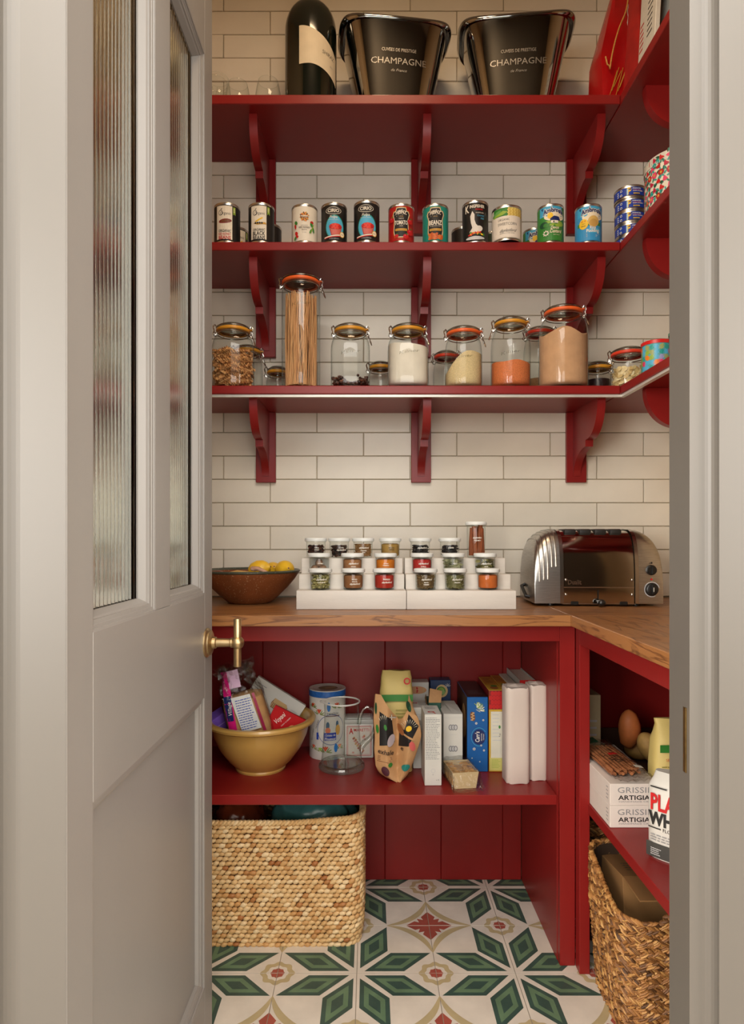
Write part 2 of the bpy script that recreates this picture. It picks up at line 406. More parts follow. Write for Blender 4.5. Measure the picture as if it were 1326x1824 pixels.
for i in range(-4, 6):
    for j in range(-5, 3):
        x, y = SX+i*T, SY+j*T
        if x+T < WX0 or x > WX1 or y > WALL_Y-.02: continue
        if ft is None: ft = o = mb.build('tile', fl, floor, fix=True)
        else: o = copy_obj(ft, floor)
        i2, j2 = i % 2, j % 2      # which corner of this tile is a star corner
        o.location = (x+(T if i2 else 0), y+(T if j2 else 0), 0)
        o.rotation_euler = (0, 0, {(0, 0): 0, (1, 0): PI/2, (1, 1): PI, (0, 1): -PI/2}[(i2, j2)])
        o.location.z = -.001+RND.uniform(0, .0008)
# ------------------------------------------------------------------ door frame
def post(name, prof, z0, z1):
    mb = MB(); mb.prism(prof, lambda p: (p[0], p[1], z0), lambda p: (p[0], p[1], z1)); return struct(name, mb, frame_m)
cove = lambda x0, y0, x1, y1: [(x0+(x1-x0)*math.sin(t*PI/12), y0+(y1-y0)*(1-math.cos(t*PI/12))) for t in range(1, 6)]
post('trim_1', [(.3435, .7405), (.3435, .6937), (.3565, .6937)]+cove(.3565, .6937, .368, .680)+[(.368, .680), (.46, .680), (.46, .7405)], 0, 2.33)
post('trim_2', [(-.3530, .7405), (-.3403, .72), (-.391, .72)]+cove(-.391, .72, -.409, .708)+[(-.409, .708), (-.50, .708), (-.50, .7405)], 0, 2.33)
mb = MB(); mb.box(-.3403, .3435, .69, .7405, 2.305, 2.33); struct('trim_3', mb, frame_m)
brass = pm('aged_brass', (.50, .37, .20), .36, 1., var=.15, ns=30)
tr1 = bpy.data.objects['trim_1']
mb = MB(); xs = .3432
mb.box(xs-.0010, xs, .6995, .7055, zt(1375, .7025), zt(1260, .7025)); mb.box(xs-.0014, xs-.001, .6995, .7001, zt(1375, .7025), zt(1260, .7025))
mb.build('strike_plate', pm('dark_brass', (.30, .19, .07), .4, 1., var=.3, ns=60), tr1)
# ------------------------------------------------------------------ the open door (parallel to the side walls)
DX, DT = -.35, .040
door = bpy.data.objects.new('door_1', None); COL.objects.link(door); tag(door, kind='structure')
door['label'] = 'open greige panelled door with two reeded glass panes and brass T handle'
DY0, DY1, DZ0, DZ1 = .7435, 1.426, .008, 2.29
ys = [DY0, .814, 1.050, 1.1265, 1.363, DY1]; zs = [DZ0, .145, .762, .9785, 2.12, DZ1]
def dpart(name, y0, y1, z0, z1):
    mb = MB(); mb.rbox(DX-DT, DX, y0, y1, z0, z1, .0012); return mb.build(name, door_m, door)
dpart('stile', ys[0], ys[1], DZ0, DZ1); dpart('stile', ys[4], ys[5], DZ0, DZ1); dpart('muntin', ys[2], ys[3], zs[3], zs[4])
dpart('bottom_rail', ys[1], ys[4], zs[0], zs[1]); dpart('lock_rail', ys[1], ys[4], zs[2], zs[3]); dpart('top_rail', ys[1], ys[4], zs[4], zs[5])
mb = MB(); mb.rbox(DX-.028, DX-.016, ys[1], ys[4], zs[1], zs[2], .0005); mb.build('panel', door_m, door)
def moulding(y0, y1, z0, z1, prof):
    """prof = (inset from the opening edge, depth below the door face); mitred frame, one loop per profile point"""
    mb = MB(); rings = []
    for w_, d_ in prof:
        rings.append([(DX-d_, y0+w_, z0+w_), (DX-d_, y1-w_, z0+w_), (DX-d_, y1-w_, z1-w_), (DX-d_, y0+w_, z1-w_)])
    mb.loft(rings, 0, False, cap0=False, cap1=False); return mb.build('moulding', door_m, door)
pm_prof = [(-.001, .0002), (.002, .0006), (.0025, .0035), (.007, .0040), (.0075, .0045), (.012, .0050), (.0125, .006), (.018, .009), (.020, .015), (.020, .017)]
gl_prof = [(-.001, .0002), (.002, .0006), (.0025, .0030), (.007, .0035), (.0075, .0045), (.013, .0055), (.0135, .008), (.016, .010), (.022, .0205), (.022, .024)]
moulding(ys[1], ys[4], zs[1], zs[2], pm_prof)
moulding(ys[1], ys[2], zs[3], zs[4], gl_prof); moulding(ys[3], ys[4], zs[3], zs[4], gl_prof)
reed = solid_glass('reeded_glass', (.84, .90, .86), .10, 1.5)
for ya, yb in ((ys[1], ys[2]), (ys[3], ys[4])):
    mb = MB(); n = int((yb-ya)/.0125); pts = []
    for i in range(n):
        for k in range(8):
            t = k/8; pts.append((DX-.0225-.0045*(1-math.sin(PI*t)), ya+(yb-ya)*(i+t)/n))
    pts.append((DX-.027, yb)); pts += [(DX-.0300, yb), (DX-.0300, ya)]
    mb.prism(pts, lambda p: (p[0], p[1], zs[3]+.005), lambda p: (p[0], p[1], zs[4]-.005))
    mb.build('glass_pane', reed, door, sharp=80)
# brass T-bar handle
hy = DY1-.048; hz = .873
han = MB(); rot90 = lambda p: p
def lathe_x(mb, prof, y, z, x0, n=28):
    rings = [[(x0+dx, y+r*math.cos(2*PI*k/n), z+r*math.sin(2*PI*k/n)) for k in range(n)] for r, dx in prof]; mb.loft(rings, 0, True)
lathe_x(han, [(.0315, 0), (.0315, .003), (.029, .005), (.0275, .0065), (.0275, .009), (.022, .012), (.013, .0135), (.0125, .02), (.0095, .022), (.0088, .05), (.0105, .052), (.0105, .056)], hy, hz, DX)
hd = han.build('handle', brass, door)
mb = MB(); mb.ellipsoid((DX+.066, hy, hz), (.0145, .0145, .0145), nu=20, nv=12); mb.build('ball', brass, hd)
mb = MB(); mb.lathe([(0, hz-.051), (.0075, hz-.051), (.0082, hz-.050), (.0082, hz+.050), (.0075, hz+.051), (0, hz+.051)], 20, (DX+.066, hy)); mb.build('grip', brass, hd)
# ------------------------------------------------------------------ wall shelves
def bracket_prof():
    up = []
    for t in range(0, 19):
        a = t/18*PI/2; up.append((.138+.103*math.cos(a)**.85, -.004-.1025*math.sin(a)))
    low = [(.136, -.1265)]
    for t in range(1, 17):
        a = t/16*PI/2; low.append((.022+.112*(1-math.sin(a))**1.0, -.1265-.076*(1-math.cos(a))**.9))
    return [(0, 0), (.241, 0)]+up+low+[(.022, -.2045), (0, -.2045)]
BP = bracket_prof()
SHY = 1.804; SHX = .6995
strip_m = pm('light_strip_aluminium', (.75, .72, .66), .35, .3)
def shelf(label, zb, zt_, plate, strip=False):
    e = thing('wall_shelf', label, 'shelf', (0, SHY, zb))
    L = lambda o: setattr(o, 'matrix_parent_inverse', Matrix.Translation((0, -SHY, -zb))) or o
    mb = MB(); mb.rbox(WX0+.001, SHX, SHY, WALL_Y-.001, zb, zt_, .0018); L(mb.build('back_board', PAINT, e))
    mb = MB(); mb.rbox(SHX+.0008, WX1-.001, .86, WALL_Y-.001, zb, zt_, .0018); L(mb.build('side_board', PAINT, e))
    def brk(x, dirx=False, y=0):
        wdt = .0235
        mb = MB()
        if not dirx:
            mb.prism(BP, lambda p: (x-wdt/2, WALL_Y-.018-p[0]*1.0+.018-.0, zb-.0005+p[1]), lambda p: (x+wdt/2, WALL_Y-p[0], zb-.0005+p[1]), smooth=True)
        else:
            mb.prism(BP, lambda p: (WX1-p[0], y, zb-.0005+p[1]), lambda p: (WX1-p[0], y+wdt, zb-.0005+p[1]), smooth=True)
        b = L(mb.build('bracket', PAINT, e))
        bv = b.modifiers.new('edge', 'BEVEL'); bv.width = .0016; bv.segments = 1; bv.limit_method = 'ANGLE'; bv.angle_limit = rad(50)
        mb = MB()
        if not dirx: mb.rbox(x-.0315, x+.0315, WALL_Y-.019, WALL_Y-.0012, zb-plate, zb-.0005, .0012)
        else: mb.rbox(WX1-.019, WX1-.001, y-.02, y+.0435, zb-plate, zb-.0005, .0012)
        p = mb.build('back_plate', PAINT, b); p.matrix_parent_inverse = Matrix.Identity(4)
    for x in (-.3355, .163, .6615): brk(x)
    brk(0, True, 1.728); brk(0, True, 1.22)
    if strip:
        mb = MB(); mb.box(WX0+.001, SHX+.006, SHY+.008, SHY+.020, zb-.0065, zb); mb.box(SHX+.006, SHX+.018, .87, SHY+.020, zb-.0065, zb); L(mb.build('light_strip', strip_m, e))
    return e
shelf('top red wall shelf carrying the glasses, wine bottle and metal buckets', 2.3105, 2.337, .239)
shelf('middle red wall shelf carrying the row of food tins', 1.901, 1.925, .225)
shelf('lowest red wall shelf carrying the clip-top glass jars', 1.4997, 1.523, .225, True)
# ------------------------------------------------------------------ worktop and base cabinets
def oak(key, c1, c2, rough=.4, axis='X'):
    m = bpy.data.materials.new(key); m.use_nodes = True; nt = m.node_tree; b = nt.nodes['Principled BSDF']; L = nt.links
    tc = nd(nt, 'ShaderNodeTexCoord'); mp = nd(nt, 'ShaderNodeMapping'); mp.inputs['Scale'].default_value = (2.2, 16, 22) if axis == 'X' else (16, 2.2, 22)
    L.new(tc.outputs['Object'], mp.inputs[0]); n1 = nd(nt, 'ShaderNodeTexNoise'); n1.inputs['Scale'].default_value = 1.6; n1.inputs['Detail'].default_value = 6; n1.inputs['Distortion'].default_value = 1.2
    L.new(mp.outputs[0], n1.inputs['Vector'])
    wv = nd(nt, 'ShaderNodeMath', operation='MULTIPLY'); wv.inputs[1].default_value = 9; L.new(n1.outputs[0], wv.inputs[0])
    fr = nd(nt, 'ShaderNodeMath', operation='PINGPONG'); fr.inputs[1].default_value = 1; L.new(wv.outputs[0], fr.inputs[0])
    rp = nd(nt, 'ShaderNodeValToRGB'); rp.color_ramp.elements[0].color = c1+(1,); rp.color_ramp.elements[1].color = c2+(1,)
    rp.color_ramp.elements[0].position = .0; rp.color_ramp.elements[1].position = .45
    L.new(fr.outputs[0], rp.inputs[0]); L.new(rp.outputs[0], b.inputs['Base Color'])
    rr = nd(nt, 'ShaderNodeMapRange'); rr.inputs[3].default_value = rough-.08; rr.inputs[4].default_value = rough+.12; L.new(n1.outputs[0], rr.inputs[0]); L.new(rr.outputs[0], b.inputs['Roughness'])
    bp = nd(nt, 'ShaderNodeBump'); bp.inputs['Strength'].default_value = .12; bp.inputs['Distance'].default_value = .001; L.new(fr.outputs[0], bp.inputs['Height']); L.new(bp.outputs[0], b.inputs['Normal'])
    return m
oak_x = oak('oak_along_x', S(102, 64, 37), S(148, 100, 58), .32); oak_y = oak('oak_along_y', S(102, 64, 37), S(148, 100, 58), .32, axis='Y')
WT, WB = .9046, .877; WF, WXR = 1.600, .4986
wt = thing('worktop', 'L-shaped oiled oak worktop over the red base cabinets', 'worktop', (0, WF, WB))
def sub(mb, name, m, e, origin): o = mb.build(name, m, e); o.matrix_parent_inverse = Matrix.Translation((-origin[0], -origin[1], -origin[2])); return o
mb = MB(); mb.rbox(WX0+.001, WXR-.0002, WF, WALL_Y-.001, WB, WT, .0015); mb.rbox(WXR-.0002, WX1-.001, WF+.0006, WALL_Y-.001, WB, WT, .0006); sub(mb, 'back_board', oak_x, wt, (0, WF, WB))
mb = MB(); mb.rbox(WXR, WX1-.001, .88, WF, WB, WT, .0015); sub(mb, 'side_board', oak_y, wt, (0, WF, WB))
FY, FXR, FTK = 1.653, .526, .0225      # face of the back cabinet, face of the side cabinet, frame thickness
BKY = 2.068
SZ0, SZ1 = .403, .4286
cab = thing('base_cabinet', 'open red base cabinet below the spice jars, with a shelf and basket', 'cabinet', (0, FY, 0))
og = (0, FY, 0)
def cp(e, og, name, x0, x1, y0, y1, z0, z1, b=.0012):
    mb = MB(); mb.rbox(x0, x1, y0, y1, z0, z1, b); return sub(mb, name, PAINT, e, og)
cp(cab, og, 'top_rail', WX0+.002, .4863, FY, FY+FTK, .8315, WB-.001)
cp(cab, og, 'stile', .4863, FXR-.0006, FY, FY+FTK, 0, WB-.001); cp(cab, og, 'stile', WX0+.002, WX0+.045, FY, FY+FTK, 0, .8314)
cp(cab, og, 'side_panel', .4850, .5045, FY+FTK, BKY, 0, WB-.001); cp(cab, og, 'side_panel', WX0+.002, WX0+.02, FY+FTK, BKY, 0, WB-.001)
cp(cab, og, 'shelf_board', WX0+.021, .4846, FY+FTK, BKY-.001, SZ0, SZ1)
gx = [WX0+.021, -.54, -.345, -.153, -.102, .047, .227, .425, .4848]
for a, b in zip(gx, gx[1:]): cp(cab, og, 'back_board', a+.0003, b-.0003, BKY, BKY+.012, 0, WB-.001, .0022)
sc_ = thing('base_cabinet', 'red side cabinet facing left, holding potatoes, flour and breadstick boxes', 'cabinet', (FXR, 1.2, 0)); og2 = (FXR, 1.2, 0)
cp(sc_, og2, 'top_rail', FXR, FXR+.026, .90, 1.6206, .829, WB-.001)
cp(sc_, og2, 'stile', FXR, FXR+.026, 1.6206, 1.6528, 0, WB-.001); cp(sc_, og2, 'stile', FXR, FXR+.026, .88, .90, 0, WB-.001)
cp(sc_, og2, 'shelf_board', FXR+.022, WX1-.002, .90, BKY-.001, SZ0, SZ1)
cp(sc_, og2, 'back_board', WX1-.014, WX1-.0015, .90, BKY, 0, WB-.001); cp(sc_, og2, 'end_panel', FXR+.026, WX1-.015, .88, .899, 0, WB-.001)
cp(sc_, og2, 'end_panel', .506, WX1-.015, BKY, BKY+.012, 0, WB-.001)
# ------------------------------------------------------------------ tins on the middle shelf
Z1, Z2, Z3 = 2.337, 1.925, 1.523          # tops of the three shelves
def tin_parts(e, r, h, sleeve, art=None, ribs=True):
    mb = MB()
    mb.lathe([(0, .003), (r-.003, .003), (r-.0022, 0), (r-.0004, 0), (r, .0012), (r, .004), (r-.0014, .006), (r-.0014, h-.006), (r, h-.004), (r, h-.0012), (r-.0004, h), (r-.0022, h), (r-.0032, h-.004), (0, h-.004)], 36)
    b = mb.build('body', STEEL, e)
    mb = MB(); mb.lathe([(r-.0013, .0062), (r-.0007, .0068), (r-.0007, h-.0068), (r-.0013, h-.0062)], 48); mb.build('label', sleeve, e)
    if art:
        A = Art(on_cyl(r-.0007)); art(A, r, h); A.build('printed_design', e)
    return e
def tin(label, px, Y, d, h, sleeve, art=None, turn=0., z=Z2, name='food_tin', cat='tin', group='tins on the middle shelf'):
    X = at(px, Y); e = thing(name, label, cat, (X, Y, z+.0004), (0, 0, facing(X, Y)+turn), group)
    return tin_parts(e, d/2, h, sleeve, art)
lab_black = pm('label_black', S(26, 24, 24), .4); lab_white = pm('label_white', S(224, 216, 200), .45); lab_red = pm('label_red', S(168, 26, 24), .4)
lab_teal = pm('label_teal', S(30, 138, 124), .4); lab_kraftw = pm('label_offwhite', S(216, 206, 192), .5); lab_sky = pm('label_sky', S(64, 158, 200), .4)
lab_blue = pm('label_blue', S(26, 58, 150), .35)
def art_organic(line1, col1, pod):
    def f(A, r, h):
        A.rect(-.034, .010, .012, h-.009, lab_white)
        A.text('Organic', -.008, h-.030, .0085, INK, w=.030, shear=.1); A.ell(-.021, h-.029, .0065, .0075, INK, r0=.8, rings=1, n=18)
        A.poly([(-.021, h-.019), (-.016, h-.0155), (-.0185, h-.0205)], INK)
        if pod == 'red':
            A.ell(-.008, h-.052, .0185, .0062, DRED, rot=.12); A.ell(-.008, h-.052, .014, .0035, BRN, rot=.12)
        else:
            A.poly([(-.026, h-.058), (.008, h-.055), (.013, h-.060), (-.014, h-.063)], GOLD); A.poly([(-.022, h-.054), (.000, h-.041), (.002, h-.044), (-.016, h-.055)], YEL)
            for k in range(4): A.ell(-.019+k*.006, h-.058, .0027, .0027, INK, n=10, rings=1)
        if pod == 'red':
            A.text('ORGANIC', -.0095, .0335, .0078, INK, w=.034, bold=.01); A.text('RED KIDNEY', -.0095, .0245, .0070, RED, w=.034, bold=.01); A.text('BEANS', -.0095, .0145, .0095, RED, w=.034, bold=.02)
        else:
            A.text('ORGANIC', -.0095, .0365, .0070, INK, w=.034, bold=.01); A.text('BLACK', -.0095, .0260, .0110, INK, w=.034, bold=.02); A.text('BEANS', -.0095, .0135, .0110, INK, w=.034, bold=.02)
        A.poly([(.014, h-.011), (.021, h-.011), (.021, h-.034), (.0175, h-.029), (.014, h-.034)], LGRN)
        A.lines(.0148, h-.026, .0202, h-.014, 3, CREAM)
    return f
def art_biona(A, r, h):
    for k in range(46):
        a = k*2.4; q = .0125*math.sqrt(k/46); A.ell(.000+q*math.cos(a), h-.036+q*math.sin(a), .0024, .0019, [GOLD, BRN, ORG][k % 3], rot=a, n=7, rings=1); A.o -= A.st*.9
    A.rect(-.0125, h-.0385, .0125, h-.0325, lab_white); A.text('biona', 0, h-.0355, .0062, BRN, w=.023, bold=.02)
    A.text('ORGANIC', 0, .0485, .0026, GREY, w=.020); A.text('RED KIDNEY', 0, .0430, .0046, INK, w=.031, bold=.01); A.text('BEANS', 0, .0365, .0032, INK, w=.014); A.text('in water', 0, .029, .0024, GREY, w=.012)
    for u, v, ru, rv, m, ro in ((.021, .058, .0055, .0045, RED, .3), (.0205, .051, .004, .0065, GRN, .5), (.026, .038, .0028, .0085, GRN, .2), (.018, .034, .0028, .008, GRN, -.5), (.022, .041, .0015, .016, LGRN, -.35), (-.024, .056, .0045, .006, GRN, .5), (-.026, .046, .003, .007, RED, .2), (-.0225, .026, .0045, .006, RED, .4), (-.021, .017, .005, .004, RED, 0), (-.026, .013, .003, .006, GRN, -.4)):
        A.ell(u, v, ru, rv, m, rot=ro, n=12)
def art_cirio(A, r, h):
    A.ell(.002, .044, .027, .034, TEAL, n=28, rings=3); A.ell(.002, .044, .025, .031, SKY, n=28, rings=3)
    A.rect(-.027, .0062, .029, .020, lab_black)
    A.ell(-.002, h-.023, .0225, .0105, lab_white, n=24, rings=2); A.ell(-.002, h-.023, .0212, .0093, INK, n=24, rings=2)
    A.text('CIRIO', -.002, h-.0225, .0092, lab_white, w=.033, bold=.03)
    A.text('Polpa', -.002, h-.0405, .0078, lab_white, w=.022, shear=.25, bold=.01); A.text('POMODORO ITALIANO', -.002, h-.0485, .0022, lab_white, w=.029)
    A.poly([(-.0140, .0445), (.0220, .0445), (.0160, .020), (-.0080, .020)], pm('bowl_print', S(170, 66, 60), .4)); A.poly([(-.0105, .040), (.0185, .040), (.0140, .023), (-.0060, .023)], pm('bowl_print2', S(196, 96, 86), .4)); A.ell(.004, .0455, .0180, .0085, lab_red, n=20); A.ell(.004, .046, .0160, .0075, RED, n=20)
    for k in range(9): A.ell(.004+.011*math.cos(k*.7+.3)*(.4+.6*(k % 2)), .0455+.0055*math.sin(k*.7+.3), .0038, .0032, pm('tomato_print', S(220, 60, 44), .4), n=9, rings=1); A.o -= A.st*.8
    A.poly([(-.028, .0135), (.020, .0205), (.020, .0235), (-.028, .0165)], lab_white); A.poly([(-.028, .0115), (.020, .0175), (.020, .0205), (-.028, .0135)], RED)
    A.ell(.0225, .024, .0075, .0085, GOLD, n=16); A.ell(.0225, .024, .0058, .0068, CREAM, n=16); A.text('N1', .0225, .024, .005, BRN)
    A.text('SUPERCREMOSA', 0, .0105, .0025, LGREY, w=.026)
def heinz(word, sub_, pic, sizew):
    def f(A, r, h):
        bd = GOLD
        A.poly([(-.022, h-.020), (-.017, h-.020), (-.014, h-.010), (.014, h-.010), (.017, h-.020), (.022, h-.020), (.026, h-.030), (.021, h-.046), (.023, .030), (.019, .014), (-.019, .014), (-.023, .030), (-.021, h-.046), (-.026, h-.030)], bd)
        A.poly([(-.0205, h-.0215), (-.016, h-.0215), (-.0128, h-.0118), (.0128, h-.0118), (.016, h-.0215), (.0205, h-.0215), (.0243, h-.030), (.0195, h-.046), (.0215, .031), (.0178, .0155), (-.0178, .0155), (-.0215, .031), (-.0195, h-.046), (-.0243, h-.030)], lab_white)
        A.poly([(-.0195, h-.0228), (-.015, h-.0228), (-.0118, h-.0132), (.0118, h-.0132), (.015, h-.0228), (.0195, h-.0228), (.0228, h-.030), (.0182, h-.046), (.0202, .032), (.0168, .017), (-.0168, .017), (-.0202, .032), (-.0182, h-.046), (-.0228, h-.030)], INK)
        A.text('HEINZ', 0, h-.0265, .0100, lab_white, w=.031, bold=.03, arc=.0028); A.text('EST. 1869', 0, h-.0365, .0022, GOLD, w=.012)
        if sub_: A.text(sub_, 0, h-.0425, .0032, lab_white, w=.014)
        A.text(word, 0, h-.0535, .0125 if pic == 'beans' else .0115, lab_white, w=sizew, bold=.03)
        A.text('IN A RICH TOMATO SAUCE' if pic == 'beans' else 'SOUP', 0, h-.0635, .0028, lab_white, w=.030 if pic == 'beans' else .009)
        A.rect(-.0165, .033, .0165, .0395, GOLD); A.text('NO ARTIFICIAL COLOURS', 0, .0362, .0022, BRN, w=.027)
        if pic == 'beans':
            for k in range(16): A.ell(-.016+.0064*(k % 6)+.002*((k//6) % 2), .012+.0058*(k//6)+.0012*math.sin(k*2.1), .0046, .0034, [pm('bean_print', S(206, 110, 48), .4), pm('bean_print2', S(190, 86, 34), .4)][k % 2], rot=k*1.3, n=10, rings=1); A.o -= A.st*.7
        else:
            for u, v, q in ((-.013, .019, .006), (.013, .017, .008), (.026, .060, .0085), (.026, .030, .010), (-.027, .066, .008)):
                A.ell(u, v, q, q*.9, RED, n=14); A.ell(u-.002, v+.003, q*.3, q*.2, PINK, n=8, rings=1); A.poly([(u-.002, v+q*.8), (u+.004, v+q*1.3), (u+.003, v+q*.7)], GRN)
    return f
def art_kingfisher(A, r, h):
    A.text('K', -.024, h-.021, .021, lab_white, w=.013, bold=.03); A.text('INGFISHER', .006, h-.0165, .0085, lab_white, w=.043, bold=.03)
    A.text('ORGANIC', .011, h-.0255, .0042, RED, w=.022, bold=.03); A.text('NO ADDED SUGAR', .013, h-.035, .0036, lab_white, w=.023); A.text('Coconut', .015, h-.0425, .0055, SKY, w=.020, shear=.2); A.text('Milk', .020, h-.051, .0055, SKY, w=.010, shear=.2)
    milk = pm('milk_print', S(216, 210, 200), .4)
    A.poly([(-.008, h-.030), (-.014, h-.044), (-.012, .055), (-.008, .040), (-.016, .028), (.010, .026), (.019, .038), (.010, .042), (.002, .050), (-.002, .062), (-.002, h-.040)], milk)
    A.ell(.008, .036, .013, .009, milk, rot=.3)
    for k in range(14): A.ell(-.016+.0036*k*.75+.004*math.sin(k*3), .020+.006*abs(math.sin(k*1.7)), .004, .0024, [RED, GRN, ORG, YEL][k % 4], rot=k*1.1, n=9, rings=1)
    A.ell(0, .0105, .026, .005, LGREY, n=20, rings=2)
def art_sweetcorn(A, r, h):
    A.rect(-.042, h-.032, .042, h-.0072, GRN)
    corn = [pm('corn_print', S(222, 196, 110), .4), pm('corn_print2', S(204, 172, 84), .4)]
    for k in range(60): A.ell(.006+.0046*(k % 10)-.002*(k//10 % 2), h-.010-.0042*(k//10), .0027, .0024, corn[(k*7) % 2], n=8, rings=1); A.o -= A.st*.9
    A.poly([(-.040, h-.030), (-.010, h-.016), (.004, h-.020), (-.012, h-.028)], LGRN); A.ell(-.030, h-.020, .016, .005, pm('husk_print', S(96, 150, 80), .4), rot=.3); A.ell(-.026, h-.026, .016, .003, LGRN, rot=.25)
    A.rect(-.042, .007, .042, h-.031, lab_kraftw)
    A.text('ORGANIC', -.008, h-.041, .0066, INK, w=.032); A.text('SWEETCORN', .002, h-.053, .0078, INK, w=.052); A.text('daylesford', .002, .027, .0095, INK, w=.044, shear=.55); A.text('FROM THE SOIL', .002, .0185, .0022, INK, w=.040)
def ambrosia(kind):
    def f(A, r, h):
        A.grid(lambda a, b: (-.034+.068*a, h-.034+.0268*b), 12, 1, lab_sky)
        A.poly([(-.029, h-.0125), (-.025, h-.0095), (-.021, h-.0125), (-.024, h-.0135), (-.022, h-.019), (-.026, h-.015)], NAVY)
        A.text('Ambrosia', .0075, h-.0235, .0145, lab_white, w=.062, bold=.10, arc=.006); A.text('Ambrosia', .0075, h-.0235, .0135, NAVY, w=.060, bold=.045, arc=.006)
        if kind == 'custard':
            A.ell(.0105, h-.036, .030, .013, CREAM, n=20); A.ell(-.002, h-.034, .008, .009, YEL); A.rect(-.034, .007, .034, .055, GRN)
            A.ell(.006, .055, .032, .008, LGRN, n=20); A.poly([(-.002, .068), (.008, .075), (.022, .073), (.026, .064), (.022, .061), (-.002, .061)], NAVY); A.rect(.000, .055, .020, .0625, lab_white); A.rect(.006, .056, .009, .061, INK)
            A.ell(-.020, .052, .013, .009, DGRN); A.ell(-.012, .050, .009, .006, GRN); A.ell(.024, .050, .013, .005, LGRN, rot=.2)
            A.text('Devon', .010, .0425, .0088, CREAM, w=.022, shear=.25, bold=.02); A.text('Custard', .012, .0325, .0098, CREAM, w=.032, shear=.25, bold=.02); A.text('READY TO EAT', .015, .022, .0024, CREAM, w=.018)
            for k in range(8): A.ell(-.013+.006*math.cos(k*.785), .027+.006*math.sin(k*.785), .0026, .0018, lab_white, rot=k*.785, n=8, rings=1)
        else:
            A.ell(.0105, h-.036, .030, .013, CREAM, n=20); A.rect(-.034, .0475, .034, .058, GRN); A.rect(-.034, .007, .034, .048, pm('rice_blue', S(52, 140, 190), .4))
            A.ell(.012, .060, .0155, .016, pm('pudding_print', S(206, 170, 96), .4)); A.ell(.012, .056, .012, .0105, pm('pudding_print2', S(190, 150, 80), .4))
            A.ell(.0125, .034, .020, .0075, SKY)
            A.ell(-.015, .054, .0125, .0145, YEL, n=20); A.text('£1.19', -.015, .062, .0042, RED, w=.012, bold=.03); A.text('ONLY', -.015, .055, .003, INK, w=.009); A.text('EACH', -.015, .0485, .0034, INK, w=.011, bold=.02)
            A.text('Rice', .010, .0425, .0080, lab_white, w=.016, bold=.02); A.text('Pudding', .010, .0340, .0092, lab_white, w=.034, bold=.02); A.lines(-.008, .016, .030, .027, 5, LGREY, .3)
    return f
D = .0748
CH = .113
FRY = 1.846
tin('black tin of red kidney beans with white label, leftmost on the shelf', 405, FRY, D, CH, lab_black, art_organic('', RED, 'red'), .06)
tin('black tin of black beans with a yellow bean pod on its label', 466, FRY, D, CH, lab_black, art_organic('', INK, 'black'), .06)
tin('white tin of kidney beans printed with red beans and green leaves', 543, FRY, D, .109, lab_white, art_biona, -.02)
tin('tin of chopped tomatoes beside the white bean tin, dark with blue glow', 595.5, FRY, D, CH, lab_black, art_cirio, 0)
tin('tin of chopped tomatoes beside the red soup tin, dark with blue glow', 653.5, FRY-.004, D, .117, lab_black, art_cirio, -.02)
tin('red tin of tomato soup with black keystone label', 715, FRY, D, .110, lab_red, heinz('TOMATO', 'CREAM OF', 'tom', .036))
tin('turquoise tin of baked beans with black keystone label', 776, FRY, D, .110, lab_teal, heinz('BEANZ', '', 'beans', .036))
tin('tall black tin of coconut milk with a white splash', 847, FRY-.004, D, .117, lab_black, art_kingfisher, 0)
tin('short wide tin of organic sweetcorn, cream label with corn on top', 903, FRY-.012, .0845, .098, lab_kraftw, art_sweetcorn, 0)
tin('green and blue tin of custard with a farmhouse picture, in front row', 981, FRY, D, .110, pm('label_custard', S(60, 130, 60), .4), ambrosia('custard'), .04)
tin('blue tin of rice pudding with a yellow price roundel', 1048.5, FRY, D, .110, pm('label_rice', S(60, 140, 190), .4), ambrosia('rice'), .06)
# second row behind
BRY = 1.985
tin('black and white bean tin half hidden behind the red kidney beans', 421, BRY, D, CH, lab_black, art_organic('', INK, 'black'), .5)
tin('black bean tin with green flag behind the black beans tin', 480, BRY-.03, D, .108, lab_black, art_organic('', INK, 'black'), -.95)
tin('low dark tin at the back, right of the black bean tins', 492, 2.035, .07, .085, lab_black)
tin('squat dark tin at the back between tomato soup and baked beans', 752, 2.02, .066, .082, lab_black)
tin('plain black tin standing behind the coconut milk tin', 826, BRY, D, CH, lab_black)
tin('dark green tin at the back, between coconut milk and sweetcorn', 880, BRY+.02, .0745, .108, pm('label_dkgreen', S(26, 56, 40), .4), lambda A, r, h: (A.rect(-.030, .02, -.018, .05, RED), A.rect(-.029, .021, -.02, .049, INK)), 0)
tin('tin of custard at the back, peeping out left of the front custard tin', 953.5, BRY, D, .110, pm('label_custard', S(60, 130, 60), .4), ambrosia('custard'), .06)
# tuna tins stacked in the corner
def art_tuna(A, r, h):
    A.text('P', -.004, h/2+.001, .019, YEL, w=.012, bold=.05); A.rect(-.0105, .006, -.0070, h-.010, pm('fish_print', S(170, 210, 220), .35)); A.ell(-.001, h/2+.005, .0022, .0026, NAVY, n=10)
    A.text('PRINCES', .017, h-.0110, .0034, lab_white, w=.024, bold=.02); A.rect(.0065, h-.0158, .030, h-.0150, RED); A.text('TUNA CHUNKS', .020, h-.0178, .0032, lab_white, w=.030, bold=.02); A.rect(.007, .0078, .0245, .0110, YEL); A.text('IN BRINE', .0163, .0093, .0026, BRN, w=.013)
    for v in (h-.0125, .010):
        A.ell(-.026, v, .0036, .0036, LGREY, n=14); A.ell(-.026, v, .0018, .0018, NAVY, n=8, rings=1)
    for v in (.007, .0125, .018): A.rect(-.038, v, -.033, v+.003, LGREY)
names = ['bottom', 'second from bottom', 'middle', 'second from top', 'top']
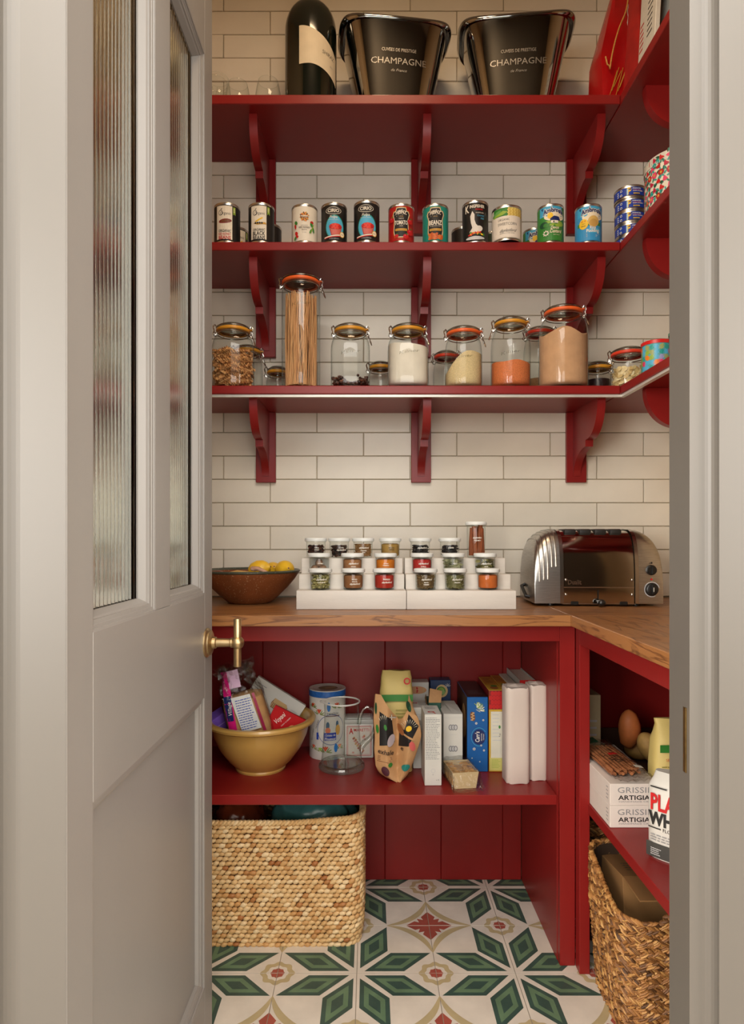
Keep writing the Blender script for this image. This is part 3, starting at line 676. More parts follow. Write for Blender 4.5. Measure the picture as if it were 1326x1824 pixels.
for k in range(5):
    tin(names[k]+' blue tuna tin in the stack at the shelf corner', 1123+[0, .8, .3, 1.0, -.6][k], 1.872, .0875, .0346, lab_blue, art_tuna, [.03, -.02, .02, 0, .06][k], Z2+k*.0349, group='stacked tuna tins')
# floral canister
X, Y = .830, 1.735; r, h = .0855, .178
e = thing('floral_canister', 'large cream canister printed with red flowers and green leaves', 'canister', (X, Y, Z2+.0004), (0, 0, facing(X, Y)))
mb = MB(); mb.lathe([(0, 0), (r-.001, 0), (r, .002), (r, h-.022), (r-.0005, h-.02)], 56); mb.build('body', pm('canister_cream', S(216, 208, 188), .4), e)
mb = MB(); mb.lathe([(r+.0015, h-.024), (r+.0015, h-.003), (r, h), (r-.004, h+.0005), (r-.006, h-.002), (0, h-.002)], 56); mb.build('lid', pm('canister_lid', S(200, 194, 180), .35), e)
A = Art(on_cyl(r)); q = random.Random(5)
def flower(A, u, v, q, k):
    m = [RED, PINK, lab_red, pm('crimson_print', S(176, 30, 60), .4)][k % 4]
    if k % 3 == 0:
        for t in range(6): A.ell(u+.005*math.cos(t*1.05), v+.0055*math.sin(t*1.05), .0036, .0036, m, n=8, rings=1); A.o -= A.st
        A.o += A.st; A.ell(u, v, .003, .0035, GOLD, n=8, rings=1); A.o -= A.st
    else:
        ro = q.uniform(-.8, .8)
        for t in (-.5, 0, .5): A.ell(u+.004*math.sin(t), v, .0028, .0075, m, rot=ro+t*1.2, n=9, rings=1); A.o -= A.st
    for t in range(4):
        a = q.uniform(0, 6.28); A.ell(u+.0115*math.cos(a), v+.0115*math.sin(a), .0055, .002, [TEAL, DGRN, pm('leaf_print', S(40, 116, 92), .4)][t % 3], rot=a+q.uniform(-.5, .5), n=8, rings=1); A.o -= A.st
k = 0
for i in range(-6, 7):
    for j in range(9):
        u = i*.0205+(.010 if j % 2 else 0); v = .010+j*.0195; flower(A, u+q.uniform(-.002, .002), v if v < h else h-.004, q, k); k += 1
A.mb.v = [(x, y, z) for x, y, z in A.mb.v]
A.build('printed_flowers', e)
# ------------------------------------------------------------------ top shelf: glasses, bottle, buckets
def glass_prof(label, px, Y, prof, cat='glass', ribs=False):
    X = at(px, Y); e = thing('drinking_glass', label, cat, (X, Y, Z1+.0004), group='glasses on the top shelf')
    mb = MB(); mb.lathe(prof, 32); mb.build('bowl', GLASS, e)
    r0 = prof[-1][0]
    mb = MB(); mb.tube([(r0*math.cos(t*PI/16), r0*math.sin(t*PI/16), prof[-1][1]) for t in range(32)], .0007, 5, closed=True); mb.build('rim', GLASS, e)
    return e
stemless = [(0, .006), (.018, .005), (.024, .001), (.028, .002), (.033, .012), (.0365, .030), (.0375, .045), (.036, .065), (.032, .088), (.0285, .102)]
tall_tulip = [(0, .004), (.030, .001), (.031, .004), (.008, .010), (.0055, .016), (.005, .055), (.009, .062), (.028, .074), (.039, .095), (.041, .115), (.038, .145), (.033, .175)]
glass_prof('stemless wine glass beside the dark wine bottle', 478, 1.90, [(r*1.02, z) for r, z in stemless])
glass_prof('stemless wine glass second from the wine bottle', 424, 1.91, [(r*.98, z) for r, z in stemless])
glass_prof('tall tulip-shaped glass next to the door edge, at the back', 388, 1.99, tall_tulip)
e = glass_prof('low cut-crystal tumbler next to the door edge', 383, 1.87, [(0, .008), (.024, .006), (.026, .001), (.028, .004), (.031, .030), (.034, .062), (.0355, .078)])
mb = MB()
for k in range(14):
    a = 2*PI*k/14
    for d in (-1, 1):
        mb.tube([(.0285*math.cos(a), .0285*math.sin(a), .006), (.0318*math.cos(a+d*.22), .0318*math.sin(a+d*.22), .046)], .0008, 4)
mb.build('cut_pattern', GLASS, e)
# big dark bottle
X, Y = at(554, 1.90), 1.90; r = .0757
e = thing('wine_bottle', 'oversized dark green wine bottle with a cream label', 'bottle', (X, Y, Z1+.0004), (0, 0, facing(X, Y)))
prof = [(0, .006), (r*.8, .002), (r*.94, 0), (r, .008), (r, .240)]
for t in range(1, 9): prof.append((.0235+(r-.0235)*math.cos(t/8*PI/2)**.9, .240+.078*math.sin(t/8*PI/2)))
prof += [(.0228, .325), (.0225, .44), (.025, .445), (.025, .46), (.020, .464)]
mb = MB(); mb.lathe(prof, 48); mb.build('body', pm('bottle_dark_glass', S(16, 22, 16), .12, spec=.6, coat=.4), e)
mb = MB(); mb.lathe([(.0245, .318), (.0238, .335), (.0234, .43), (.0258, .444), (.0258, .461), (.012, .4655), (0, .4655)], 32); mb.build('capsule', pm('bottle_capsule', S(30, 20, 20), .4), e)
A = Art(on_cyl(r), off=.0004)
lo = lambda a: .103-.052*max(0, a-.25)**1.5; hi = lambda a: .212-.062*a**1.6
A.grid(lambda a, b: (-.034+.128*a, lo(a)+(hi(a)-lo(a))*b), 20, 4, pm('bottle_label', S(214, 200, 172), .6))
A.text('SHIRAZ', .056, .142, .011, INK, w=.044, rot=-.12); A.text('2016', .066, .112, .005, GREY, w=.012, rot=-.16)
A.build('printed_label', e)
# polished champagne buckets
def bucket(label, px, Y, turn, a1=.165, hh=.246, lift=.012):
    X = at(px, Y); e = thing('champagne_bucket', label, 'bucket', (X, Y, Z1+.0004), (0, 0, turn), 'polished champagne buckets')
    n = 72; rings = []
    def ring(a, b, z, ee=3.5, rise=0., grow=0.):
        R_ = sell(a+grow, b+grow, ee, n)
        return [(x, y, z+rise*abs(x/(a+grow))**3) for x, y, _ in R_]
    a0, b0, b1 = .100, .070, .112
    prof = []
    for t in range(13):
        q = t/12; c = q
        prof.append((a0+(a1-a0)*c*.94, b0+(b1-b0)*c*.94, hh*q*.95))
    rings.append(ring(a0*.9, b0*.9, 0)); rings += [ring(a, b, z+.003, rise=lift*(z/hh)**2) for a, b, z in prof]
    # rolled lip, fatter at the two ends
    for t in range(1, 10):
        ang = -PI/2+t/9*1.65*PI
        R_ = []
        for x, y, z in ring(a1*.955, b1*.955, hh*.955, rise=lift):
            f = .0060+.0085*abs(x/(a1*.955))**4; d = Vector((x, y, 0)).normalized()
            R_.append((x+d.x*f*(math.cos(ang)+.3), y+d.y*f*(math.cos(ang)+.3), z+f*(math.sin(ang)+.6)))
        rings.append(R_)
    for t in range(6, -1, -1): a, b, z = prof[t*2]; rings.append(ring(a-.004, b-.004, max(z, .006), rise=lift*(z/hh)**2))
    mb = MB(); mb.loft(rings, 0, True); mb.build('body', CHROME, e, sharp=70)
    pr = lambda v: b0+(b1-b0)*max(0, v/hh/.95)*.94
    A = Art(lambda u, v, o: (u, -pr(v)*(1-abs(u/(a0+(a1-a0)*(v/hh/.95)*.94))**3.5)**(1/3.5)-o-.0002, v))
    etch = pm('etched_lettering', (.46, .43, .38), .42, 1.)
    A.text('CUVEES DE PRESTIGE', 0, .158, .0085, etch, w=.100); A.text('CHAMPAGNE', 0, .130, .0165, etch, w=.160); A.text('de France', 0, .106, .0070, etch, w=.046, shear=.4)
    A.build('etched_lettering', e); return e
bucket('polished champagne bucket beside the wine bottle', 702, 1.945, .12, a1=.157)
bucket('polished champagne bucket beside the red gift bag', 917, 1.945, -.10, a1=.161, hh=.256, lift=.016)
# ------------------------------------------------------------------ top right corner: gift bag, chilli-print bag, book, grey pouch
def sheet_box(e, name, m, ring_fn, nz, nseg, h, sharp=30):
    mb = MB(); mb.loft([ring_fn(j/nz) for j in range(nz+1)], 0, True, cap0=True, cap1=False); return mb.build(name, m, e, sharp=sharp)
X, Y = .712, 1.905
e = thing('gift_bag', 'red glossy gift bag with gold cord handle on top shelf', 'bag', (X, Y, Z1+.0006), (0, 0, .12))
bw, bd, bh = .050, .048, .36
def gring(t):
    a = bw*(1-.30*max(0, t-.45)); b = bd*(1-.75*t**1.5); z = bh*t; s_ = .050*max(0, t-.45)
    return [(-a+s_*1.6, -b, z), (-a*.5+s_, -b-.004*math.sin(t*9), z), (0+s_, -b+.003*math.sin(t*14+1), z), (a*.5+s_, -b, z), (a+s_, -b, z), (a+s_+.004, 0, z), (a+s_, b, z), (0+s_, b, z), (-a+s_*1.6, b, z), (-a+s_*1.6-.006*(1-t), 0, z)]
red_gloss = pm('gift_bag_red', S(176, 20, 22), .25, var=.12, ns=14, bump=.35, bs=28)
sheet_box(e, 'bag_body', red_gloss, gring, 16, 10, bh)
gold = pm('gold_cord', S(196, 140, 66), .4, var=.3, ns=200)
pts = [(-.034+.046*t+.016*math.sin(t*2.5), -bd-.010-.004*t, .10+.24*t**.75+.014*math.sin(t*6)) for t in [k/20 for k in range(21)]]
mb = MB(); mb.tube([(-.046, -bd-.008, .135), (-.042, -bd-.010, .112), (-.036, -bd-.010, .108)]+pts, .0022, 6); mb.build('cord_handle', gold, e)
A = Art(lambda u, v, o: (u, -bd*(1-.75*(v/bh)**1.5)-.0052-o, v))
for k in range(7): A.poly([(-.032+k*.006, .030+.012*(k % 3)), (-.0305+k*.006, .030+.012*(k % 3)), (-.006+k*.006, .105+.01*(k % 2)), (-.0075+k*.006, .105+.01*(k % 2))], GOLD)
A.build('gold_print', e)
mb = MB()
lace = pm('white_braid', S(214, 206, 200), .8, bump=.4, bs=500)
for q in (0, 1):
    mb.tube([(.0330+.0028*math.sin(t*1.15+q*PI), -.052+.0015*math.cos(t*1.15+q*PI), .03+t*.0078) for t in range(44)], .0020, 5)
mb.tube([(.0235+.0012*math.sin(t*1.7), -.054+.003*t/40, .03+t*.0085) for t in range(40)], .0012, 5)
mb.build('braid_trim', lace, e)
X, Y = .770, 1.780
e = thing('paper_bag', 'bag printed with red chillies and orange cones behind the gift bag', 'bag', (X, Y, Z1+.0006), (0, 0, .25))
mb = MB(); w_, d_, h_ = .056, .036, .36
mb.loft([[(-w_*(1-.2*t), -d_*(1-.6*t), h_*t), (0, -d_*(1-.6*t)-.006, h_*t), (w_*(1-.2*t), -d_*(1-.6*t), h_*t), (w_*(1-.2*t), d_*(1-.6*t), h_*t), (0, d_*(1-.6*t)+.004, h_*t), (-w_*(1-.2*t), d_*(1-.6*t), h_*t)] for t in [k/8 for k in range(9)]], 0, True, cap1=False)
mb.build('bag_body', pm('chilli_bag', S(150, 24, 20), .5, var=.2), e)
A = Art(lambda u, v, o: (u, -d_*(1-.6*v/h_)-.0062*(1-abs(u)/w_)-.001-o, v)); q = random.Random(3)
for i in range(-5, 6):
    for j in range(24):
        u, v = i*.0105+q.uniform(-.002, .002), .01+j*.0145+q.uniform(-.003, .003); k = q.randrange(4)
        if abs(u) > w_*(1-.2*v/h_)*.95-.004: continue
        if k < 2: A.poly([(u, v), (u+.010, v+.002), (u+.003, v+.011)], [ORG, YEL][k] if k else pm('cone_orange', S(214, 120, 34), .5))
        elif k == 2: A.ell(u, v, .006, .003, RED, rot=q.uniform(0, 3), n=8, rings=1)
        else: A.ell(u, v, .0055, .0028, [DGRN, INK][j % 2], rot=q.uniform(0, 3), n=8, rings=1)
        A.o -= A.st*.93
A.build('printed_chillies', e)
e = thing('book', 'slim white book leaning on the chilli-print bag', 'book', (.714, 1.672, Z1+.0006), (0, rad(3), 0))
mb = MB(); mb.rbox(0, .012, -.05, .05, .0, .205, .001); mb.build('cover', pm('book_white', S(196, 190, 176), .5), e)
mb = MB(); mb.box(.002, .010, -.0495, .0505, .003, .2052); mb.build('pages', pm('book_pages', S(206, 196, 170), .8), e)
A = Art(on_plane((0, 0, 0), (0, -1, 0), (0, 0, 1), (-1, 0, 0)))
A.lines(-.045, .04, -.020, .12, 6, RED, .4, words=1); A.lines(.0, .05, .035, .18, 9, INK, .3, words=1)
A.rect(-.05, .199, .05, .205, INK); A.build('printed_design', e)
e = thing('fabric_pouch', 'soft grey fabric pouch at the near end of top shelf', 'pouch', (.800, 1.655, Z1+.0006), (0, 0, .3))
mb = MB(); rings = []
for j in range(13):
    t = j/12; n = 20; z = .285*t
    rings.append([((.052*(1-.25*t)+.004*math.sin(7*a+3*t))*math.cos(a), (.062*(1-.3*t)+.006*math.sin(5*a+4*t))*math.sin(a), z+.004*math.sin(3*a)*t) for a in [2*PI*k/n for k in range(n)]])
mb.loft(rings, 0, True); mb.build('pouch_body', pm('grey_cloth', S(128, 130, 126), .75, var=.15, ns=18, bump=.4, bs=60), e)
# ------------------------------------------------------------------ clip-top jars on the lowest shelf
def jar(label, px, Y, r, hs, neck, rn, sq, gcol, turn=0., z=Z3, group='clip-top jars on the lowest shelf', lever=1, content=None, emboss=True):
    """r body radius, hs shoulder height, neck height of gasket, rn neck radius, sq superellipse exponent"""
    X = at(px, Y); th = facing(X, Y)+turn
    e = thing('clip_top_jar', label, 'jar', (X, Y, z+.0004), (0, 0, th), group)
    n = 40; prof = [(r*.80, .0, sq), (r*.93, .0012, sq), (r*.99, .006, sq), (r, .014, sq), (r, hs*.5, sq), (r, hs, sq)]
    sh = neck-hs-.016
    for t in range(1, 6):
        a = t/5*PI/2; prof.append((rn+(r-rn)*math.cos(a), hs+sh*math.sin(a), sq+(2-sq)*t/5))
    prof += [(rn, neck-.012, 2), (rn+.0012, neck-.010, 2), (rn, neck-.008, 2), (rn+.003, neck-.004, 2), (rn+.0032, neck, 2)]
    rings = [sell(a, a, ee, n, zz) for a, zz, ee in prof]
    mb = MB(); mb.loft(rings, 0, True, cap1=False)
    mb.loft([sell(r*.90, r*.90, sq, n, .0045), sell(r*.6, r*.6, sq, n, .006), sell(r*.05, r*.05, 2, n, .0075)], 0, True, cap0=False)
    b = mb.build('glass_body', GLASS, e, sharp=60)
    mb = MB(); g0 = neck
    mb.lathe([(rn-.004, g0-.0042), (rn+.0035, g0-.0044), (rn+.0058, g0-.002), (rn+.006, g0+.002), (rn+.0045, g0+.0044), (rn-.004, g0+.0042)], 40)
    mb.rbox(-.007, .007, -(rn+.013), -(rn+.003), g0+.0005, g0+.0035, .0008, mat=Matrix.Rotation(rad(75), 3, 'Z'))
    mb.build('rubber_seal', gcol, e)
    mb = MB(); l0 = neck+.0045
    mb.lathe([(rn+.003, l0), (rn+.0042, l0+.0025), (rn+.0035, l0+.006), (rn-.001, l0+.009), (rn*.80, l0+.0125), (rn*.74, l0+.0135), (rn*.70, l0+.011), (0, l0+.009)], 40)
    mb.lathe([(rn*.9, l0-.004), (rn*.86, l0-.008), (rn*.5, l0-.006), (0, l0-.006)], 40)
    mb.build('glass_lid', LIDG, e, sharp=60)
    mb = MB(); wr = .0014; nw = rn+.0022; zn = neck-.010
    mb.tube([(nw*math.cos(t*PI/18), nw*math.sin(t*PI/18), zn) for t in range(36)], wr, 5, closed=True)
    lr = rn+.0055; zl = l0+.007
    mb.tube([(lr*math.cos(t*PI/18), lr*math.sin(t*PI/18), zl-.0035) for t in range(36)], wr*.9, 5, closed=True)
    for sx in (-1, 1):
        for dy in (-.006, .006):
            mb.tube([(sx*(nw), dy*.8, zn), (sx*(nw+.006), dy, zn-.006), (sx*(nw+.0115), dy, zn+.000), (sx*(nw+.008), dy, zn+.008), (sx*(nw+.0115), dy, zl-.001), (sx*(nw+.006), dy*.7, zl+.005), (sx*(lr-.002), dy*.5, zl-.002)], wr, 5)
        mb.tube([(sx*(nw+.0075)+.0022*math.cos(t), .0085*sx*0+.0, zn-.002+.0042*math.sin(t)) for t in [k*PI/4 for k in range(8)]], wr, 5, closed=True)
        mb.tube([(sx*(nw+.004), -.006, zn+.002), (sx*(nw+.009), 0, zn+.004), (sx*(nw+.004), .006, zn+.002)], wr, 5)
    if lever:
        s_ = lever
        mb.tube([(s_*(nw+.007), -.005, zn), (s_*(nw+.012), -.0055, zn-.012), (s_*(nw+.017), -.004, zn-.024), (s_*(nw+.0185), 0, zn-.028), (s_*(nw+.017), .004, zn-.024), (s_*(nw+.012), .0055, zn-.012), (s_*(nw+.007), .005, zn)], wr*1.1, 5)
    mb.build('wire_clip', WIRE, e)
    if emboss:
        A = Art(lambda u, v, o: (u, -((max(0, 1-abs(u/r)**sq))**(1/sq))*r-o, v), off=.0003)
        A.text('Kilner', 0, hs*.86, .0085, LIDG, w=r*.95, shear=.3, rot=.12, arc=.002); A.build('embossed_lettering', e)
    return e, X, Y, th
def fill(label, cat, J, r, h, m, sq=2., top=None, name='jar_contents', base=.009, n=36):
    e, X, Y, th = J; mb = MB(); rings = [sell(r*.90, r*.90, sq, n, base), sell(r*.985, r*.985, sq, n, base+.006), sell(r, r, sq, n, base+.014)]
    top = top or (lambda x, y: 0)
    N = 5
    for t in range(1, N+1):
        rings.append([(x, y, base+.014+(h+top(x, y)-base-.014)*t/N) for x, y, _ in sell(r, r, sq, n, 0)])
    for q in (.8, .55, .3, .08):
        rings.append([(x, y, h+top(x, y)+(.004*noise.noise((x*60, y*60, q)))) for x, y, _ in sell(r*q, r*q, sq, n, 0)])
    mb.loft(rings, 0, True)
    o = mb.build(name, m, None, (X, Y, e.location.z), (0, 0, th), sharp=55); return tag(o, label, cat, kind='stuff')
seal_y = pm('seal_yellow', S(206, 142, 40), .4, var=.12); seal_o = pm('seal_orange', S(222, 96, 40), .4, var=.1); seal_r = pm('seal_red', S(206, 58, 34), .4, var=.1)
# fusilli
J = jar('glass clip jar of fusilli pasta next to the door edge', 415.5, 1.872, .0605, .112, .172, .043, 2.6, seal_y, .0)
pasta = tinted('wholewheat_pasta', [(0, S(170, 114, 64)), (.5, S(202, 146, 90)), (1, S(216, 166, 110))], .6, .2)
mb = MB(); q = random.Random(2)
def fusillo(mb, c, R_, L, r, tint):
    n = 14; rings = []
    for i in range(n+1):
        tw = i/n*PI*3.4; x = (i/n-.5)*L
        rings.append([Vector(c)+R_@Vector((x, (r if k % 2 == 0 else r*.30)*math.cos(tw+k*PI/3), (r if k % 2 == 0 else r*.30)*math.sin(tw+k*PI/3))) for k in range(6)])
    mb.loft(rings, 0, False, tint=tint)
for k in range(300):
    z = q.uniform(.012, .108); R0 = .052*math.sqrt(q.uniform(.45, 1)); a = q.uniform(0, 2*PI)
    if q.random() < .65: a = q.uniform(-PI, 0)
    c, s_ = math.cos(a), math.sin(a); k2 = (abs(c)**2.6+abs(s_)**2.6)**(-1/2.6)
    p = (R0*k2*c, R0*k2*s_, z); rt = Matrix.Rotation(a+PI/2+q.uniform(-.4, .4), 3, 'Z') @ Matrix.Rotation(q.uniform(-.6, .6), 3, 'Y')
    fusillo(mb, p, rt, .036, .0052, q.random())
mb.loft([sell(.044, .044, 2.6, 24, .010), sell(.046, .046, 2.6, 24, .100), sell(.02, .02, 2.6, 24, .106)], 0, True, tint=.2)
tag(mb.build('fusilli_pasta', pasta, None, (J[1], J[2], Z3), (0, 0, J[3]), fix=False), 'brown fusilli pasta filling the jar next to the door', 'pasta', kind='stuff')
jar('small clip jar half hidden behind the fusilli jar', 441, 2.005, .047, .085, .150, .036, 2, seal_y, .15, emboss=False)
jar('empty clear jar behind, left of the spaghetti jar', 495, 2.03, .036, .060, .092, .028, 2, seal_y, .15, emboss=False, lever=0)
# spaghetti
J = jar('tall glass clip jar of spaghetti with an orange seal', 536.5, 1.868, .0555, .272, .309, .0495, 2, seal_o, .0)
mb = MB(); q = random.Random(9)
for k in range(230):
    R0 = .044*math.sqrt(q.random()) if k > 110 else .044; a = q.uniform(0, 2*PI); a2 = a+q.gauss(0, .35); L = q.uniform(.262, .276)
    r1 = min(.044, R0+q.gauss(0, .006)); b = (R0*math.cos(a), R0*math.sin(a), .009); t = (r1*math.cos(a2), r1*math.sin(a2), L)
    m_ = tuple((b[i]+t[i])/2+q.gauss(0, .0012)*(i < 2) for i in range(3))
    mb.tube([b, m_, t], .00125, 5, tint=q.random())
tag(mb.build('spaghetti', pasta, None, (J[1], J[2], Z3), (0, 0, J[3]), fix=False), 'brown spaghetti standing upright in the tall jar', 'pasta', kind='stuff')
# raisins
J = jar('squarish glass clip jar with a little dried fruit in the bottom', 624.5, 1.868, .0565, .112, .170, .041, 3.0, seal_y, .0)
rais = tinted('raisins', [(0, S(34, 18, 14)), (.6, S(66, 34, 24)), (1, S(98, 54, 34))], .5, .5, 200.)
mb = MB(); q = random.Random(4)
for k in range(230):
    a = q.uniform(0, 2*PI); c, s_ = math.cos(a), math.sin(a); k2 = (abs(c)**3+abs(s_)**3)**(-1/3); R0 = .050*math.sqrt(q.uniform(.2, 1))*k2
    hi_ = .024+.016*math.sin(a*2+1.2)+.008*math.sin(a*5)
    mb.ellipsoid((R0*c, R0*s_, q.uniform(.010, max(.014, hi_))), (.0062, .0042, .0036), Matrix.Rotation(q.uniform(0, 3), 3, 'Z') @ Matrix.Rotation(q.uniform(-1, 1), 3, 'X'), 7, 5, tint=q.random(), wob=.18)
tag(mb.build('dried_fruit', rais, None, (J[1], J[2], Z3), (0, 0, J[3]), fix=False), 'dark dried fruit in the bottom of a squarish jar', 'dried fruit', kind='stuff')
jar('empty clear jar at the back, left of the sugar jar', 678, 2.02, .040, .070, .104, .031, 2, seal_y, .1, emboss=False, lever=0)
# white sugar
J = jar('squarish glass clip jar filled with white sugar', 727, 1.868, .0590, .112, .170, .0415, 3.0, seal_y, .06)
fill('white sugar filling a squarish clip jar', 'sugar', J, .0565, .128, pm('white_sugar', S(222, 212, 196), .85, bump=.3, bs=700), 2.9, lambda x, y: -.18*max(0, math.hypot(x, y)-.02)-.1*x)
jar('small clip jar with a red seal, behind the couscous jar', 795, 2.0, .040, .076, .132, .032, 2, seal_r, -.3, emboss=False, lever=0)
# couscous
J = jar('round glass clip jar of pale couscous with an orange seal', 826, 1.868, .0535, .098, .162, .043, 2.1, seal_o, .0)
fill('pale couscous heaped to the right in its jar', 'couscous', J, .0515, .082, pm('couscous', S(214, 190, 142), .8, var=.15, ns=350, bump=.5, bs=600), 2.1, lambda x, y: .55*x+.10*y+.02*math.cos(x*40))
# lentils
J = jar('round-shouldered clip jar of orange lentils with a yellow seal', 910, 1.868, .0565, .112, .189, .041, 2., seal_y, .0, lever=-1)
fill('orange lentils half filling a round-shouldered jar', 'lentils', J, .0545, .074, pm('lentils', S(206, 112, 60), .7, var=.2, ns=320, bump=.6, bs=520), 2., lambda x, y: .002*math.sin(x*90))
J = jar('clip jar with a red seal wedged behind the brown flour jar', 962, 2.0, .050, .125, .205, .038, 2, seal_r, -.2, emboss=False, lever=0)
fill('brown grain in the jar behind the flour jar', 'grain', J, .047, .060, pm('brown_grain', S(140, 100, 60), .8, var=.3, ns=300, bump=.5, bs=500), 2.)
# brown flour
J = jar('largest clip jar, full of brown flour, with an orange seal', 1004, 1.868, .0700, .150, .222, .049, 2., seal_o, -.05, emboss=False)
fill('brown flour in the largest clip jar', 'flour', J, .0675, .162, pm('brown_flour', S(194, 150, 112), .95, var=.07, ns=40, bump=.5, bs=160), 2., lambda x, y: .005*math.sin(x*70+1)+.005*math.cos(y*90)-.25*max(0, math.hypot(x, y)-.045))
# dark jar and almonds in the corner
J = jar('low clip jar of dark fruit between flour jar and almonds jar', 1066, 1.955, .0370, .050, .086, .031, 2, seal_y, -.2, emboss=False, lever=-1)
fill('dark purple fruit in the low corner jar', 'dried fruit', J, .0345, .050, pm('dark_fruit', S(40, 20, 22), .4, var=.4, ns=120, bump=.8, bs=150), 2.)
J = jar('low round clip jar of flaked almonds with a red seal', 1120, 1.872, .0490, .054, .104, .043, 2.1, seal_r, .0, emboss=False)
alm = tinted('almond_flakes', [(0, S(190, 160, 104)), (.5, S(216, 192, 138)), (1, S(230, 214, 172))], .6, .2)
mb = MB(); q = random.Random(6)
for k in range(240):
    a = q.uniform(-PI, PI*.2) if q.random() < .8 else q.uniform(0, 2*PI); R0 = .044*math.sqrt(q.uniform(.5, 1)); nn = 9
    rt = Matrix.Rotation(a, 3, 'Z') @ Matrix.Rotation(PI/2+q.gauss(0, .7), 3, 'Y') @ Matrix.Rotation(q.uniform(0, 3), 3, 'Z'); c = Vector((R0*math.cos(a), R0*math.sin(a), q.uniform(.012, .060)))
    t1 = [c+rt@Vector((.0085*math.cos(2*PI*i/nn), .0055*math.sin(2*PI*i/nn), .0005)) for i in range(nn)]; t0 = [c+rt@Vector((.0085*math.cos(2*PI*i/nn), .0055*math.sin(2*PI*i/nn), -.0005)) for i in range(nn)]
    mb.loft([t0, t1], 0, False, tint=q.random())
mb.loft([sell(.036, .036, 2, 20, .010), sell(.038, .038, 2, 20, .058)], 0, True, tint=.3)
tag(mb.build('almond_flakes', alm, None, (J[1], J[2], Z3), (0, 0, J[3])), 'flaked almonds in the low round jar at the corner', 'almonds', kind='stuff')
# drum with red lid and a second tub
X, Y = .782, 1.760; r, h = .039, .105
e = thing('cardboard_drum', 'cardboard drum with red lid and coloured circle pattern', 'drum', (X, Y, Z3+.0004), (0, 0, facing(X, Y)))
mb = MB(); mb.lathe([(0, 0), (r, 0), (r, h-.008)], 40); mb.build('body', pm('drum_teal', S(90, 160, 165), .45), e)
mb = MB(); mb.lathe([(r+.0015, h-.010), (r+.0018, h-.001), (r, h), (r-.004, h-.001), (0, h-.002)], 40); mb.build('lid', pm('drum_lid_red', S(200, 34, 30), .35), e)
A = Art(on_cyl(r)); q = random.Random(8); cols = [TEAL, LGRN, pm('print_lilac', S(150, 150, 190), .4), SKY, ORG, PINK, pm('print_olive', S(150, 160, 100), .4)]
for i in range(-5, 6):
    for j in range(6): A.ell(i*.0125, .018+j*.0135, .0062, .0095, cols[q.randrange(7)], rot=(PI/4 if (i+j) % 2 else -PI/4), n=12, rings=1); A.o -= A.st*.95
A.o += A.st; A.rect(-.06, 0, .06, .012, BLUE); A.build('printed_design', e)
X, Y = .812, 1.655; r, h = .041, .100
e = thing('dessert_tub', 'tub with a bun picture and green rim at shelf end', 'tub', (X, Y, Z3+.0004), (0, 0, facing(X, Y)))
mb = MB(); mb.lathe([(0, 0), (r, 0), (r, h)], 40); mb.build('body', pm('tub_dark', S(66, 74, 70), .45), e)
mb = MB(); mb.lathe([(r+.0018, h-.006), (r+.0022, h), (r-.002, h+.001), (0, h+.001)], 40); mb.build('lid', pm('tub_green', S(36, 130, 96), .4), e)
A = Art(on_cyl(r)); A.ell(-.014, .060, .022, .018, pm('bun_print', S(226, 190, 150), .5), n=18); A.ell(-.014, .050, .022, .012, pm('bun_print2', S(200, 120, 40), .5), n=18); A.rect(-.036, .028, .012, .046, BRN)
A.rect(-.032, .034, -.014, .038, WHT); A.build('printed_design', e)
# ------------------------------------------------------------------ worktop: fruit bowl, spice stands, toaster
ZW = WT+.0004
X, Y = -.358, 1.915
e = thing('fruit_bowl', 'dark brown speckled stoneware bowl holding lemons', 'bowl', (X, Y, ZW))
mb = MB(); mb.lathe([(0, .0), (.055, .0), (.064, .003), (.085, .020), (.112, .046), (.134, .072), (.146, .092), (.1475, .0955), (.145, .0965), (.140, .092), (.126, .070), (.104, .044), (.075, .020), (.05, .010), (0, .008)], 64)
def speckled(key, c1, c2, rough):
    m = pm(key, c1, rough, var=.25, ns=14, bump=.15, bs=120); nt = m.node_tree; b = nt.nodes['Principled BSDF']; L = nt.links
    src = b.inputs['Base Color'].links[0].from_socket; tc = nd(nt, 'ShaderNodeTexCoord'); v = nd(nt, 'ShaderNodeTexNoise'); v.inputs['Scale'].default_value = 260; L.new(tc.outputs['Object'], v.inputs['Vector'])
    r = nd(nt, 'ShaderNodeValToRGB'); r.color_ramp.elements[0].position = .64; r.color_ramp.elements[1].position = .72; L.new(v.outputs[0], r.inputs[0])
    mx = nd(nt, 'ShaderNodeMix', data_type='RGBA'); mx.inputs[7].default_value = c2+(1,); L.new(r.outputs[0], mx.inputs[0]); L.new(src, mx.inputs[6]); L.new(mx.outputs[2], b.inputs['Base Color']); return m
mb.build('bowl_body', speckled('brown_stoneware', S(122, 68, 36), S(176, 152, 120), .42), e)
mb = MB(); mb.lathe([(.143, .0885), (.1485, .0935), (.1487, .0965), (.1462, .0985), (.1435, .0975), (.139, .0915)], 64); mb.build('glazed_rim', speckled('green_grey_glaze', S(66, 70, 58), S(130, 130, 112), .35), e)
lemon_m = pm('lemon_skin', S(220, 176, 40), .42, var=.06, bump=.3, bs=260, sss=.05)
